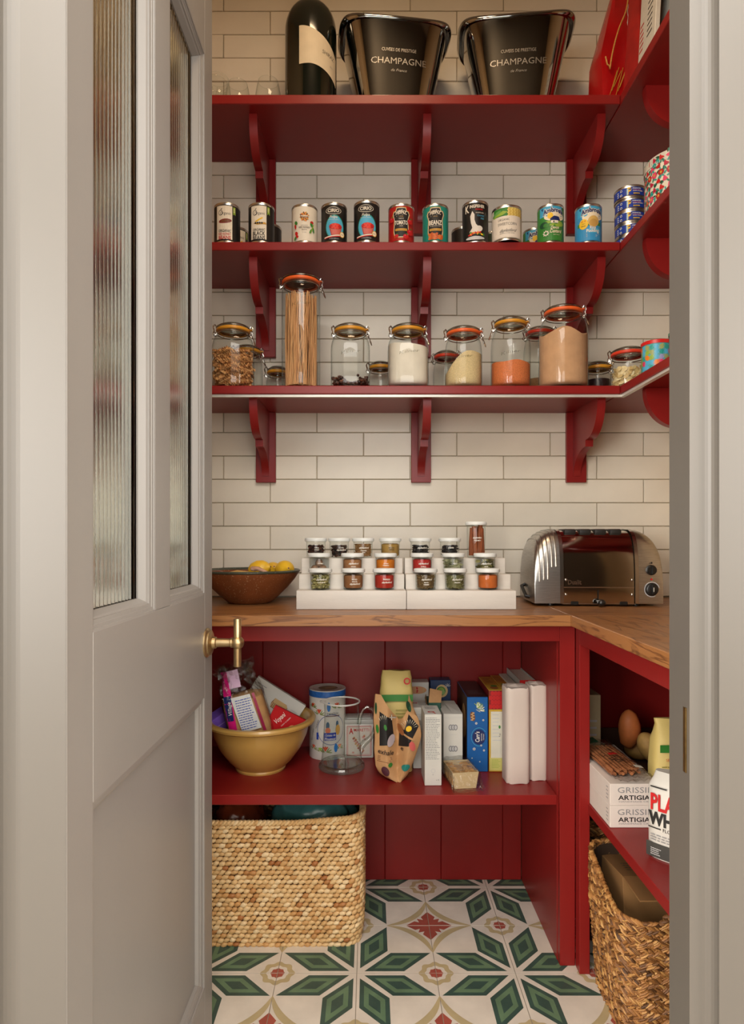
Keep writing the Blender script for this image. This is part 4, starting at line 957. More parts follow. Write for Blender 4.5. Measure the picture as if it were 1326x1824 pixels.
def lemon(label, x, y, z, rot, k=1.):
    mb = MB(); mb.lathe([(0, -.041*k), (.004*k, -.040*k), (.006*k, -.036*k), (.016*k, -.030*k), (.025*k, -.018*k), (.0285*k, 0), (.025*k, .018*k), (.016*k, .030*k), (.006*k, .036*k), (.0045*k, .0395*k), (0, .040*k)], 24)
    o = tag(mb.build('lemon', lemon_m, None, (x, y, z), rot), label, 'lemon', 'lemons in the bowl')
    mb = MB(); mb.lathe([(0, .0405*k), (.0026*k, .0405*k), (.003*k, .0395*k)], 8); mb.build('stem_end', BRN, o); return o
lemon('bright lemon at the right side of the bowl', at(508, 1.90), 1.89, 1.003, (rad(80), 0, rad(25)), .98)
lemon('lemon in the bowl beside the ginger root', at(463, 1.93), 1.92, 1.002, (rad(20), rad(75), 0), 1.0)
lemon('lemon lying behind, low between the other two lemons', at(486, 1.985), 1.985, .994, (rad(60), rad(30), 0), .95)
mb = MB(); gx_, gy_ = at(458, 1.80), 1.80
mb.tube([(gx_-.012, gy_, 1.0108), (gx_-.006, gy_-.002, 1.0106), (gx_+.004, gy_-.004, 1.011), (gx_+.016, gy_-.006, 1.006), (gx_+.030, gy_-.008, 1.000)], [.006, .0075, .0065, .0055, .0045], 9)
mb.tube([(gx_-.008, gy_, 1.0106), (gx_-.014, gy_+.004, 1.0110), (gx_-.016, gy_+.006, 1.0113)], [.006, .007, .005], 8); mb.tube([(gx_-.002, gy_, 1.0104), (gx_-.010, gy_-.008, 1.0102), (gx_-.016, gy_-.011, 1.0101)], [.005, .006, .003], 8)
tag(mb.build('ginger_root', pm('ginger_skin', S(168, 128, 104), .65, var=.2, ns=60, bump=.4, bs=200)), 'knobbly piece of ginger root lying across the lemons', 'ginger')
mb = MB(); px_, py_ = at(425, 1.87), 1.87
mb.tube([(px_-.050, py_, .972), (px_-.030, py_-.008, .984), (px_, py_-.012, .989), (px_+.030, py_-.008, .986), (px_+.050, py_+.002, .976)], [.006, .013, .0155, .014, .006], 10)
tag(mb.build('banana', pm('banana_skin', S(186, 148, 84), .5, var=.15, ns=20)), 'pale banana lying at the front of the bowl', 'banana')
mb = MB(); mb.ellipsoid((at(388, 1.89), 1.89, .978), (.026, .026, .024), nu=18, nv=12); tag(mb.build('shallot', pm('shallot_skin', S(120, 56, 36), .4, var=.2, ns=30, stretch=(4, 4, 1))), 'reddish shallot in the bowl next to the door', 'onion')
# white stepped stands
white_wood = pm('white_washed_wood', S(208, 203, 195), .55, var=.04, ns=8, stretch=(1, 6, 6), bump=.15, bs=60)
STEP = [(1.727, .9557), (1.787, .996), (1.847, 1.039)]
for k, (xa, xb, lab) in enumerate(((-.1985, .0965, 'white wooden stepped spice stand beside the fruit bowl'), (.0975, .391, 'white wooden stepped spice stand beside the toaster'))):
    e = thing('spice_stand', lab, 'spice stand', ((xa+xb)/2, 1.727, ZW), group='white stepped spice stands'); w_ = (xb-xa)/2
    for j, (y, z) in enumerate(STEP):
        mb = MB(); y1 = STEP[j+1][0]-.0003 if j < 2 else 1.905
        mb.rbox(-w_+.0005*j, w_-.002*j, y-1.727, y1-1.727, 0, z-ZW, .0022, 2); mb.build('step', white_wood, e)
# spice jars
lid_m = pm('white_lid', S(226, 230, 228), .35, var=.02)
def grains(mb, q, r, h, n, size, tint=None, base=.004, flat=1.):
    for k in range(n):
        a = q.uniform(-PI, 0) if q.random() < .8 else q.uniform(0, PI); R0 = r*math.sqrt(q.uniform(.6, 1))
        mb.ellipsoid((R0*math.cos(a), R0*math.sin(a), q.uniform(base, h)), tuple(s*q.uniform(.7, 1.2) for s in size), Matrix.Rotation(q.uniform(0, 3), 3, 'Z') @ Matrix.Rotation(q.uniform(-1.5, 1.5), 3, 'X'), 6, 4, tint=q.random())
def spice(label, content, px, row, kind, cols, lines, h=.047, r=.0275, turn=0.):
    y, z = STEP[row]; Y = y+.031; X = at(px, Y); th = facing(X, Y)+turn
    e = thing('spice_jar', label, 'spice jar', (X, Y, z+.0004), (0, 0, th), 'spice jars on the white stands')
    mb = MB(); mb.lathe([(0, .002), (r*.80, .0), (r*.93, .001), (r*.97, .004), (r, h*.5), (r*1.02, h-.008), (r*.99, h-.004), (r*1.06, h-.002), (r*1.06, h)], 36)
    mb.lathe([(r*.92, .0035), (r*.5, .0045), (0, .005)], 36); mb.build('glass_body', GLASS, e)
    mb = MB(); mb.lathe([(r*1.08, h), (r*1.16, h+.001), (r*1.18, h+.004), (r*1.17, h+.0085), (r*1.10, h+.0105), (r*1.0, h+.0102), (r*.96, h+.0095), (0, h+.0098)], 36); mb.build('lid', lid_m, e)
    A = Art(on_cyl(r*1.01)); yy = h*.62
    for kx, (t, hh, w_) in enumerate(lines):
        A.text(t, .004, yy, hh, INK if kind == 'inkpowder' else WHT, w=w_, shear=.5 if t == 'daylesford' else 0, bold=.02); yy -= hh*1.5+.0008
    if lines: A.build('lettering', e)
    q = random.Random(int(px)+row); mb = MB(); R0 = r*.93; ch = h-.007
    if kind == 'none': return e, X, Y, th
    m = tinted('spice_'+content.replace(' ', '_'), [(0, cols[0]), (.5, cols[1]), (1, cols[2])], .75, .4, 500.) if kind != 'powder' and kind != 'inkpowder' else pm('spice_'+content.replace(' ', '_'), cols[1], .85, var=.12, ns=60, bump=.3, bs=500)
    if kind in ('powder', 'inkpowder'):
        mb.lathe([(0, .006), (R0*.9, .0055), (R0, .009), (R0, ch-.002), (R0*.8, ch+.001), (R0*.3, ch), (0, ch)], 32, tint=.5)
    elif kind == 'seed':
        mb.lathe([(0, .006), (R0*.86, .006), (R0*.9, ch), (0, ch)], 24, tint=.15); grains(mb, q, R0*.95, ch, 420, (.0022, .0011, .0010))
    elif kind == 'pod':
        mb.lathe([(0, .006), (R0*.7, .006), (R0*.72, ch), (0, ch)], 24, tint=.05); grains(mb, q, R0*.86, ch, 190, (.0062, .0025, .0025))
    elif kind == 'peel':
        mb.lathe([(0, .006), (R0*.72, .006), (R0*.72, ch*.9), (0, ch*.9)], 24, tint=.02); grains(mb, q, R0*.86, ch*.9, 150, (.0055, .0028, .0016))
    elif kind == 'leaf':
        grains(mb, q, R0*.86, ch*.95, 70, (.0095, .0046, .0004)); mb.lathe([(0, .006), (R0*.7, .006), (R0*.7, ch*.6), (0, ch*.6)], 24, tint=.6)
    else: return e, X, Y, th
    o = mb.build('ground_spice' if 'powder' in kind else 'whole_spice', m, None, (X, Y, z+.0004), (0, 0, th), fix='powder' in kind)
    return tag(o, content+' inside a small jar, '+label.split(', ')[-1], 'spice', kind='stuff')
DY = ('daylesford', .0050, .028)
rows = [
 (0, 571, 'pod', 'green cardamom pods', [S(104, 100, 52), S(150, 142, 88), S(186, 176, 124)], [DY, ('CARDAMOM', .003, .020)], 'spice jar of green cardamom pods, front row far left'),
 (0, 629.5, 'powder', 'brown mixed spice', [0, S(140, 92, 54), 0], [('MIXED', .0034, .014), ('SPICE', .0034, .014), DY], 'spice jar of brown mixed spice, second in the front row'),
 (0, 685, 'powder', 'red paprika', [0, S(168, 36, 18), 0], [('PAPRIKA', .0045, .019), DY], 'spice jar of red paprika, third in the front row'),
 (0, 758.5, 'seed', 'brown dried herbs', [S(84, 64, 34), S(122, 96, 54), S(150, 124, 78)], [DY, ('MIXED', .0032, .012), ('HERBS', .0032, .014)], 'spice jar of brownish herbs, fourth in the front row'),
 (0, 811, 'seed', 'green dried herbs', [S(84, 84, 48), S(122, 116, 70), S(148, 142, 96)], [DY, ('OREGANO', .0032, .017)], 'spice jar of dull green herbs, fifth in the front row'),
 (0, 869.5, 'powder', 'orange curry powder', [0, S(196, 100, 38), 0], [], 'spice jar of orange curry powder, front row nearest the toaster'),
 (1, 569, 'none', 'nutmeg', None, [('NUTMEG', .003, .016)], 'spice jar of whole nutmegs, middle row far left'),
 (1, 628, 'powder', 'light brown ginger', [0, S(158, 106, 64), 0], [DY, ('GROUND', .0030, .014), ('GINGER', .0030, .014)], 'spice jar of light brown powder, second in the middle row'),
 (1, 687, 'powder', 'orange turmeric', [0, S(208, 116, 12), 0], [('GROUND', .0030, .014), ('TURMERIC', .0030, .018)], 'spice jar of vivid turmeric, third in the middle row'),
 (1, 752, 'powder', 'scarlet chilli powder', [0, S(176, 34, 26), 0], [DY, ('CHILLI', .0034, .014)], 'spice jar of scarlet chilli powder, fourth in the middle row'),
 (1, 808, 'leaf', 'pale bay leaves', [S(120, 122, 84), S(150, 150, 112), S(176, 172, 136)], [('BAY', .0045, .010)], 'spice jar of pale leaves, fifth in the middle row'),
 (1, 864.5, 'leaf', 'dark green leaves', [S(40, 46, 26), S(132, 124, 70), S(160, 150, 92)], [DY, ('SAGE', .003, .010)], 'spice jar of olive leaves, middle row nearest the toaster'),
 (2, 563, 'peel', 'dark dried chillies', [S(34, 18, 14), S(62, 28, 18), S(104, 52, 28)], [('WHOLE', .0032, .013), ('CHILLI', .0032, .013)], 'spice jar of dark dried chillies, back row far left'),
 (2, 604.5, 'peel', 'dark allspice berries', [S(26, 16, 14), S(54, 30, 20), S(92, 50, 28)], [('CLOVES', .0034, .014), DY], 'spice jar of dark cloves, second in the back row'),
 (2, 647, 'seed', 'tan coriander seeds', [S(116, 80, 44), S(154, 112, 66), S(190, 146, 92)], [DY, ('CORIANDER', .003, .018), ('SEEDS', .003, .010)], 'spice jar of tan coriander seeds, third in the back row'),
 (2, 695.5, 'inkpowder', 'yellow mustard powder', [0, S(164, 128, 62), 0], [('MUSTARD', .0034, .016), ('POWDER', .0034, .015)], 'spice jar of yellow mustard powder, fourth in the back row'),
 (2, 749, 'peel', 'black peppercorns', [S(16, 14, 14), S(30, 24, 22), S(54, 44, 38)], [DY], 'spice jar of black peppercorns, fifth in the back row'),
 (2, 801.5, 'peel', 'black juniper berries', [S(18, 14, 16), S(36, 28, 28), S(60, 48, 42)], [('JUNIPER', .004, .016)], 'spice jar of black juniper berries beside the cinnamon jar'),
]
for row, px, kind, content, cols, lines, lab in rows:
    r = spice(lab, content, px, row, kind, cols, lines, turn=RND.uniform(-.12, .12))
    if kind == 'none':
        e_, X_, Y_, th_ = r; nm_ = pm('nutmeg_skin', S(136, 104, 80), .6, var=.2, ns=80, bump=.4, bs=200)
        for k, (dx, dy, dz, ww) in enumerate(((-.012, -.010, .0145, 'at the left of'), (.011, -.011, .015, 'at the right of'), (.0, -.006, .030, 'on top in'), (.0, .012, .015, 'at the back of'))):
            mb = MB(); mb.ellipsoid((0, 0, 0), (.0105, .0100, .0125), Matrix.Rotation(k+1, 3, 'X'), 14, 10)
            tag(mb.build('nutmeg', nm_, None, (X_+dx, Y_+dy, STEP[1][1]+dz)), 'whole nutmeg '+ww+' its small jar', 'nutmeg', 'nutmegs in a jar')
# tall jar of cinnamon sticks
e_, X_, Y_, th_ = spice('tall spice jar of cinnamon sticks at the back beside the toaster', 'cinnamon', 848.5, 2, 'none', None, [DY, ('CINNAMON', .0036, .020)], h=.094, r=.0262)
cin = pm('cinnamon_bark', S(132, 66, 30), .7, var=.3, ns=30, stretch=(6, 6, 1), bump=.4, bs=120)
for k, (dx, dy, lean, ww) in enumerate(((-.016, -.008, .04, 'leftmost'), (-.006, -.016, -.03, 'front left'), (.006, -.016, .05, 'front right'), (.016, -.007, -.04, 'rightmost'), (0, .006, 0, 'rearmost'))):
    mb = MB(); mb.tube([(0, 0, 0), (lean*.4*.04, 0, .04), (lean*.08, 0, .080+.004*(k % 3))], .0066, 8); mb.tube([(.004, -.005, .002), (lean*.04+.004, -.005, .04), (lean*.08+.004, -.005, .078)], .0032, 6)
    tag(mb.build('cinnamon_stick', cin, None, (X_+dx, Y_+dy, STEP[2][1]+.007)), ww+' cinnamon stick in the tall spice jar', 'cinnamon', 'cinnamon sticks')
# ------------------------------------------------------------------ toaster
X, Y = at(1047.5, 1.905), 1.905
TO = thing('toaster', 'polished steel four-slot toaster with two dials on the worktop', 'toaster', (X, Y, ZW+.008), (0, 0, -.03))
brushed = pm('brushed_steel', (.50, .48, .45), .30, 1., var=.12, ns=30, stretch=(1, 1, 12), bump=.05, bs=200); blackp = pm('black_plastic', S(24, 23, 22), .35)
TW, TD, TH, CR = .178, .098, .206, .068
def thh(x):
    d = abs(x)-(TW-CR)
    return TH if d <= 0 else TH-CR+math.sqrt(max(0, CR*CR-d*d))
def sect(x, grow=0., m=22, z0=.0):
    h = thh(x)+grow; b = TD+grow; out = []
    for k in range(m+1):
        a = PI*k/m; c, s_ = math.cos(a), math.sin(a)
        out.append((x, -b*math.copysign(abs(c)**(2/3.6), c), max(z0, h*abs(s_)**(2/3.6))))
    return out
xm0, xm1 = -.1025, .1055
def skin(xs, grow, name, m, caps=(False, False)):
    mb = MB(); rings = [sect(x, grow) for x in xs]; mb.loft(rings, 0, True, cap0=caps[0], cap1=caps[1], closed=True); return mb.build(name, m, TO, sharp=50)
skin([xm0+(xm1-xm0)*k/6 for k in range(7)], 0, 'polished_body', pm('toaster_chrome', (.62, .60, .56), .09, 1., var=.04))
cx_ = lambda a, b, n: [a+(b-a)*math.sin(k/n*PI/2) for k in range(n+1)]
skin(cx_(xm0+.002, -TW, 14), .0025, 'end_cap', brushed, (False, True)); skin(cx_(xm1-.002, TW, 14), .0025, 'end_cap', brushed, (False, True))
for x in (xm0, xm1):
    skin([x-.005, x-.004, x+.004, x+.005], .0045, 'seam_band', pm('band_steel', (.6, .57, .53), .2, 1.))
for k in range(5):
    mb = MB(); x = -.118-.0115*k; S_ = sect(x, .003); mb.tube([p for p in S_ if p[2] > .085-.01*k], .0022, 6); mb.build('cooling_rib', brushed, TO)
for k in range(4):
    x = -.068+k*.043; mb = MB(); mb.rbox(x-.0165, x+.0165, -.062, .062, TH-.012, TH+.0022, .004, 2); mb.build('bread_slot', pm('slot_black', S(20, 17, 15), .6), TO)
    mb = MB()
    for y in range(7): mb.tube([(x-.014, -.054+y*.018, TH+.0025), (x+.014, -.054+y*.018, TH+.0025)], .0008, 4)
    tag(mb.build('guard_wires', WIRE, TO), kind='stuff')
A = Art(lambda u, v, o: (u, -TD-o, v)); A.text('Dualit', -.066, .060, .013, pm('raised_steel', (.72, .70, .66), .2, 1.), w=.038, bold=.02)
A.rect(xm0+.006, .0435, xm1-.006, .0465, pm('raised_steel', (.72, .70, .66), .2, 1.)); A.rect(-.003, .012, .0005, .038, blackp)
A.build('raised_lettering', TO)
mb = MB(); mb.rbox(-.100, .104, -TD+.001, TD-.004, -.0035, .006, .002); mb.build('base_rail', brushed, TO)
mb = MB(); mb.tube([(-.001, -TD+.006, .008), (-.001, -TD-.012, .006), (-.001, -TD-.016, .004)], .0030, 8); mb.ellipsoid((.002, -TD-.020, .004), (.0115, .0105, .0095), nu=16, nv=10); mb.build('lever_knob', blackp, TO)
mb = MB(); mb.tube([(-.175, -.03, .012), (-.187, -.03, .014), (-.188, .03, .040), (-.176, .03, .045)], .005, 8); mb.build('cord_rest', blackp, TO)
def dial(x, z, r, name, m):
    mb = MB(); n = 24; f = TD+.0025
    mb.loft([[(x+q*math.cos(2*PI*k/n), -f-d, z+q*math.sin(2*PI*k/n)) for k in range(n)] for q, d in ((r*1.08, -.002), (r*1.08, .001), (r, .0015), (r*.94, .007), (r*.86, .008), (.001, .008))], 0, True, cap1=True); o = mb.build(name, m, TO)
    mb = MB(); mb.rbox(x-r*.16, x+r*.16, -f-.013, -f-.007, z-r*.8, z+r*.8, .001); mb.build('grip', blackp, o); return o
dial(.1455, .094, .0135, 'dial', blackp); d2 = dial(.1465, .040, .0170, 'dial', blackp)
A = Art(lambda u, v, o: (u, -TD-.0030-o, v)); A.ell(.1465, .040, .0215, .0215, LGREY, n=26, rings=1, r0=.90, a0=.2, a1=5.2); A.rect(.1435, .0905+.021, .148, .0905+.026, INK); A.ell(.1455, .068, .003, .003, RED, n=10)
A.text('2', .1475, .094+.0075, .004, WHT); A.build('dial_markings', TO)
mb = MB(); mb.box(.1462, .1474, -TD-.0172, -TD-.0155, .034, .046); mb.build('pointer_line', WHT, d2)
for x, z in ((xm0+.012, .066), (xm1-.012, .066), (xm0+.012, .025), (xm1-.012, .025)):
    mb = MB(); mb.ellipsoid((x, -TD-.0005, z), (.0040, .0022, .0040), nu=10, nv=6); mb.build('rivet', brushed, TO)
for x in (-.128, .112):
    for y in (-.075, .075):
        mb = MB(); mb.lathe([(0, -.0082), (.0075, -.0082), (.0085, -.004), (.0055, .004)], 14, (x, y)); mb.build('foot', blackp, TO)
for x in (-.066, .070):
    mb = MB(); mb.rbox(x-.011, x+.011, -TD-.002, -TD+.004, -.005, .006, .002); mb.build('rail_pad', blackp, TO)
# ------------------------------------------------------------------ shelf of the back cabinet
ZL = SZ1+.0004
def carton(name, label, cat, x, y, z, w, d, h, m, rot=(0, 0, 0), group=None, center=False):
    """upright carton: local origin at the middle of the front bottom edge; front looks along -Y"""
    R_ = Matrix.Identity(3)
    from mathutils import Euler
    R_ = Euler(rot, 'XYZ').to_matrix(); off = R_ @ Vector((0, d/2, h/2)) if center else Vector((0, 0, 0))
    e = thing(name, label, cat, (x-off.x, y-off.y, z-off.z), rot, group)
    mb = MB(); mb.rbox(-w/2, w/2, 0, d, 0, h, .0012); mb.build('box_body', m, e)
    return e
def faces(e, w, d, h): return (Art(on_plane((0, 0, 0), (1, 0, 0), (0, 0, 1), (0, -1, 0))), Art(on_plane((0, d/2, h), (1, 0, 0), (0, 1, 0), (0, 0, 1))), Art(on_plane((-w/2, d/2, 0), (0, -1, 0), (0, 0, 1), (-1, 0, 0))))
# stoneware mixing bowl and what is in it
BX, BY = -.319, 1.878
e = thing('mixing_bowl', 'large mustard yellow stoneware mixing bowl full of packets', 'bowl', (BX, BY, ZL))
mb = MB(); mb.lathe([(0, .003), (.060, .003), (.066, 0), (.071, .0), (.073, .005), (.0715, .009), (.092, .028), (.117, .062), (.134, .100), (.1405, .128), (.1425, .132), (.152, .1335), (.1585, .138), (.160, .1435), (.157, .149), (.150, .151), (.141, .148), (.1345, .140), (.128, .105), (.110, .062), (.085, .030), (.06, .014), (0, .011)], 72)
m = pm('mustard_stoneware', S(184, 144, 76), .35, var=.14, ns=7, bump=.1, bs=90, coat=.3); mb.build('bowl_body', m, e)
film = thin_glass('clear_film', edge=(.75, .75, .75), face=(.93, .93, .92), ior=1.5, rough=.10, bump=.8)
# sliced loaf in its wrapper
e = thing('bread_packet', 'sliced loaf in clear wrapper with pink stripe and blue badge', 'bread', (at(452, 1.852), 1.852, ZL+.088), (rad(8), rad(-13), .10)); e.scale = (1.22, 1.1, 1.16)
def brd(t, g=0.):
    prof = [(0, .046, .034), (.08, .052, .038), (.45, .050, .037), (.62, .047, .033), (.78, .035, .020), (.88, .030, .010), (1.0, .036, .006)]
    for (t0, a0, b0), (t1, a1, b1) in zip(prof, prof[1:]):
        if t <= t1: f = (t-t0)/(t1-t0); return a0+(a1-a0)*f+g, b0+(b1-b0)*f+g
    return prof[-1][1]+g, prof[-1][2]+g
mb = MB(); mb.loft([sell(brd(t)[0]*.96, brd(t)[1]*.94, 3.6, 28, t*.20) for t in (0, .04, .2, .4, .52, .58)]+[sell(.03, .02, 3, 28, .123)], 0, True); mb.build('loaf', pm('bread_crumb', S(198, 152, 100), .8, var=.12, ns=40, bump=.5, bs=160), e)
def wrap_ring(t):
    a, b = brd(t, .0012); out = []
    for k, (x, y, z) in enumerate(sell(a, b, 3.2, 44, t*.20)):
        f = max(0, t-.5)*.030; out.append((x+f*math.sin(k*2.3+t*17), y+f*math.cos(k*1.7+t*23), z+f*math.sin(k*1.1)*.6))
    return out
mb = MB(); mb.loft([wrap_ring(t/22) for t in range(23)], 0, True, cap1=False); mb.build('clear_wrapper', film, e)
A = Art(lambda u, v, o: (u, -(max(0, 1-abs(u/(brd(v/.20)[0]+.002))**3.4))**(1/3.4)*(brd(v/.20)[1]+.002)-.0008-o, v))
lav = pm('print_lavender', S(206, 170, 200), .4)
A.grid(lambda a, b: (-.046+.018*a+.012*b, .0+.19*b), 3, 16, MAG); A.grid(lambda a, b: (-.0435+.017*a+.006*b, .075+.060*b), 3, 6, NAVY); A.text('Village', -.030, .105, .0085, WHT, w=.034, rot=PI/2-.1, shear=.2)
A.grid(lambda a, b: (-.020+.026*a, .150+.04*b), 3, 4, lav)
A.grid(lambda a, b: (-.014+.044*a-.008*b, .042+.088*b), 4, 8, pm('paper_label', S(206, 208, 206), .6)); A.lines(-.014, .046, .024, .124, 13, BLUE, .34, words=1)
A.grid(lambda a, b: (.034+.006*a-.008*b, .02+.11*b), 1, 8, pm('print_raspberry', S(150, 30, 70), .4)); A.lines(.000, .008, .034, .034, 5, BRN, .4, words=1); A.poly([(-.010, .018), (-.004, .012), (-.007, .004)], INK)
A.build('printed_wrapper', e)
carton_w = pm('carton_white', S(206, 204, 196), .5, var=.02)
e = carton('biscuit_box', 'white carton with an oat biscuit picture leaning in the bowl', 'box', at(489, 1.955), 1.955, zt(1252, 1.955), .170, .028, .088, carton_w, (rad(-6), rad(33), .05), center=True)
A, T_, L_ = faces(e, .170, .028, .088); bis = pm('biscuit_print', S(196, 160, 104), .5); bisd = pm('biscuit_print2', S(140, 100, 64), .5)
A.poly([(-.010, .044), (-.006, .030), (.036, .030), (.042, .036), (.042, .052), (.034, .060), (-.006, .060)], bisd); A.poly([(-.006, .046), (.040, .046), (.040, .054), (.033, .060), (-.006, .060)], bis)
for k in range(9): A.rect(-.007+k*.0052, .032, -.0045+k*.0052, .045, bis)
A.lines(-.076, .045, -.040, .075, 4, GREY, .25); A.lines(-.070, .018, -.035, .036, 3, GREY, .25); A.lines(.052, .015, .078, .060, 5, LGREY, .3); A.build('printed_design', e)
e = carton('biscuit_box', 'red carton with white script lettering leaning in the bowl', 'box', at(508, 1.862), 1.862, zt(1290, 1.862), .098, .030, .074, pm('carton_red', S(178, 14, 20), .55, spec=.15), (rad(-12), rad(26), -.05), center=True)
A, T_, L_ = faces(e, .098, .030, .074); A.text('Voyani', -.022, .046, .014, WHT, w=.036, shear=.2, rot=PI/2-.4); A.text('LIGHT & CRISPY', .000, .046, .0030, WHT, w=.036, rot=PI/2-.4); A.text('ALMOND', .008, .024, .0060, WHT, w=.020, rot=PI/2-.4)
A.ell(.028, .034, .015, .013, pm('cookie_print', S(206, 150, 84), .5), n=16); A.ell(.020, .028, .010, .010, pm('cookie_print2', S(184, 120, 60), .5), n=14); A.build('printed_design', e)
e = carton('snack_box', 'purple carton tucked at the left side of the yellow bowl', 'box', at(402, 1.872), 1.872, zt(1284, 1.872), .066, .045, .072, pm('carton_purple', S(112, 78, 176), .4), (rad(14), rad(-32), .25), center=True)
A, T_, L_ = faces(e, .066, .045, .072); A.lines(-.024, .012, .012, .030, 3, pm('print_deep_purple', S(60, 34, 120), .4), .35, words=1); A.rect(-.033, .046, .033, .0475, pm('print_pale_lilac', S(176, 156, 214), .4)); A.build('printed_design', e)
# blue and white biscuit tin
X, Y = at(583.5, 1.99), 1.99; r, h = .0557, .207
e = thing('biscuit_tin', 'tall white round tin painted with flowers and a blue rim', 'tin', (X, Y, ZL), (0, 0, facing(X, Y)))
mb = MB(); mb.lathe([(0, 0), (r-.001, 0), (r, .0015), (r, h-.018)], 48); mb.build('body', pm('tin_white_enamel', S(214, 212, 206), .3), e)
mb = MB(); mb.lathe([(r+.001, h-.020), (r+.001, h-.002)], 48); mb.build('blue_band', pm('tin_blue_band', S(40, 96, 170), .35, var=.2, ns=120), e)
mb = MB(); mb.lathe([(r+.001, h-.002), (r, h), (r-.003, h+.0005), (r-.006, h-.001), (0, h-.001)], 48); mb.build('lid_top', pm('tin_lid_white', S(200, 200, 192), .3), e)
A = Art(lambda u, v, o: (u, v, h-.001+o)); A.ell(0, 0, .044, .044, pm('lid_ring', S(170, 160, 140), .4), n=32, rings=1, r0=.97); A.ell(.002, -.004, .030, .026, pm('lid_picture', S(110, 100, 60), .4), n=20); A.ell(.008, -.002, .018, .010, pm('lid_picture2', S(150, 130, 80), .4), rot=.3); A.build('lid_picture', e)
A = Art(on_cyl(r))
def sprig(u, v, m, k=1.):
    for t in (-.7, 0, .7): A.ell(u+.003*k*math.sin(t), v+.004*k, .0022*k, .0065*k, m, rot=-t, n=8, rings=1); A.o -= A.st
    for t in (-1.1, -.6, .6, 1.1, 1.7): A.ell(u+.010*k*math.sin(t), v-.004*k+.006*k*math.cos(t), .0013*k, .0065*k, pm('leaf_paint', S(126, 140, 78), .4), rot=-t, n=8, rings=1); A.o -= A.st
    A.o += A.st
for u, v, m, k in ((-.048, .160, ORG, 1), (-.026, .142, pm('vermilion', S(206, 84, 52), .4), 1.2), (.030, .160, pm('vermilion', S(206, 84, 52), .4), 1.2), (-.046, .035, pm('vermilion', S(206, 84, 52), .4), 1.0), (-.006, .030, pm('vermilion', S(206, 84, 52), .4), 1.3), (-.022, .030, LGRN, .9), (.040, .036, ORG, 1), (-.05, .16, RED, .8)): sprig(u, v, m, k)
A.ell(.004, .160, .0055, .014, pm('cobalt_paint', S(40, 116, 190), .4), n=12); A.ell(.026, .036, .006, .013, pm('cobalt_paint', S(40, 116, 190), .4), n=12)
A.ell(.012, .092, .043, .046, pm('oval_line', S(70, 90, 150), .4), n=36, rings=1, r0=.965)
A.text('TANGUY', .016, .1385, .0068, INK, w=.036, arc=.002); A.rect(-.004, .1315, .038, .1335, pm('garnet_paint', S(90, 40, 44), .4)); A.ell(.001, .104, .0055, .012, pm('coat_blue', S(60, 100, 130), .4), n=10); A.ell(.0015, .090, .008, .009, pm('skirt_coral', S(214, 120, 84), .4), n=10); A.ell(.030, .108, .0045, .010, pm('coat_blue', S(60, 100, 130), .4), n=10); A.ell(.032, .090, .008, .016, pm('apron_yellow', S(206, 160, 80), .4), n=10)
A.rect(-.010, .060, .026, .083, BLUE); A.text('Gateau de', .008, .0765, .0075, WHT, w=.030, shear=.2); A.text('Plouescat', .008, .0655, .0082, WHT, w=.032, shear=.2, bold=.01)
A.rect(-.033, .062, -.0265, .083, BLUE); A.text('PUR BEURRE', -.0305, .108, .0036, INK, w=.028, rot=1.25); A.text('BISCUITERIE', -.048, .075, .0036, INK, w=.036, rot=PI/2-.2)
A.build('painted_design', e)
# small white square tin
e = thing('amaretti_tin', 'small white square tin with red border behind the jug', 'tin', (at(640, 1.955), 1.955, ZL), (0, 0, .04)); w_, h_ = .0435, .120
mb = MB(); mb.rbox(-w_, w_, 0, .07, 0, h_-.016, .003, 2); mb.build('body', pm('tin_white_enamel', S(214, 212, 206), .3), e)
mb = MB(); mb.rbox(-w_-.0008, w_+.0008, -.0008, .0708, h_-.018, h_-.003, .003, 2); mb.rbox(-w_+.006, w_-.006, .008, .062, h_-.004, h_, .002, 2); mb.build('lid', pm('tin_lid_grey', S(190, 190, 186), .3), e)
A = Art(on_plane((0, 0, 0), (1, 0, 0), (0, 0, 1), (0, -1, 0)))
for q, m in ((.037, RED), (.0355, pm('tin_cream', S(214, 206, 196), .4)), (.0335, pm('tin_rose', S(206, 150, 140), .4)), (.0325, pm('tin_cream', S(214, 206, 196), .4))): A.rect(-q, .008+(.037-q), q, .098-(.037-q), m)
A.text('A', -.024, .083, .017, RED, w=.013, bold=.03); A.text('MARETTI', .007, .086, .009, RED, w=.046, bold=.01)
for k in range(26): A.ell(-.018+.036*((k*.618) % 1), .018+.052*((k*.37) % 1), .004, .003, [pm('tin_rose', S(206, 150, 140), .4), pm('tin_brick', S(170, 96, 80), .4), TAN][k % 3], rot=k, n=8, rings=1); A.o -= A.st*.8
A.build('printed_design', e)
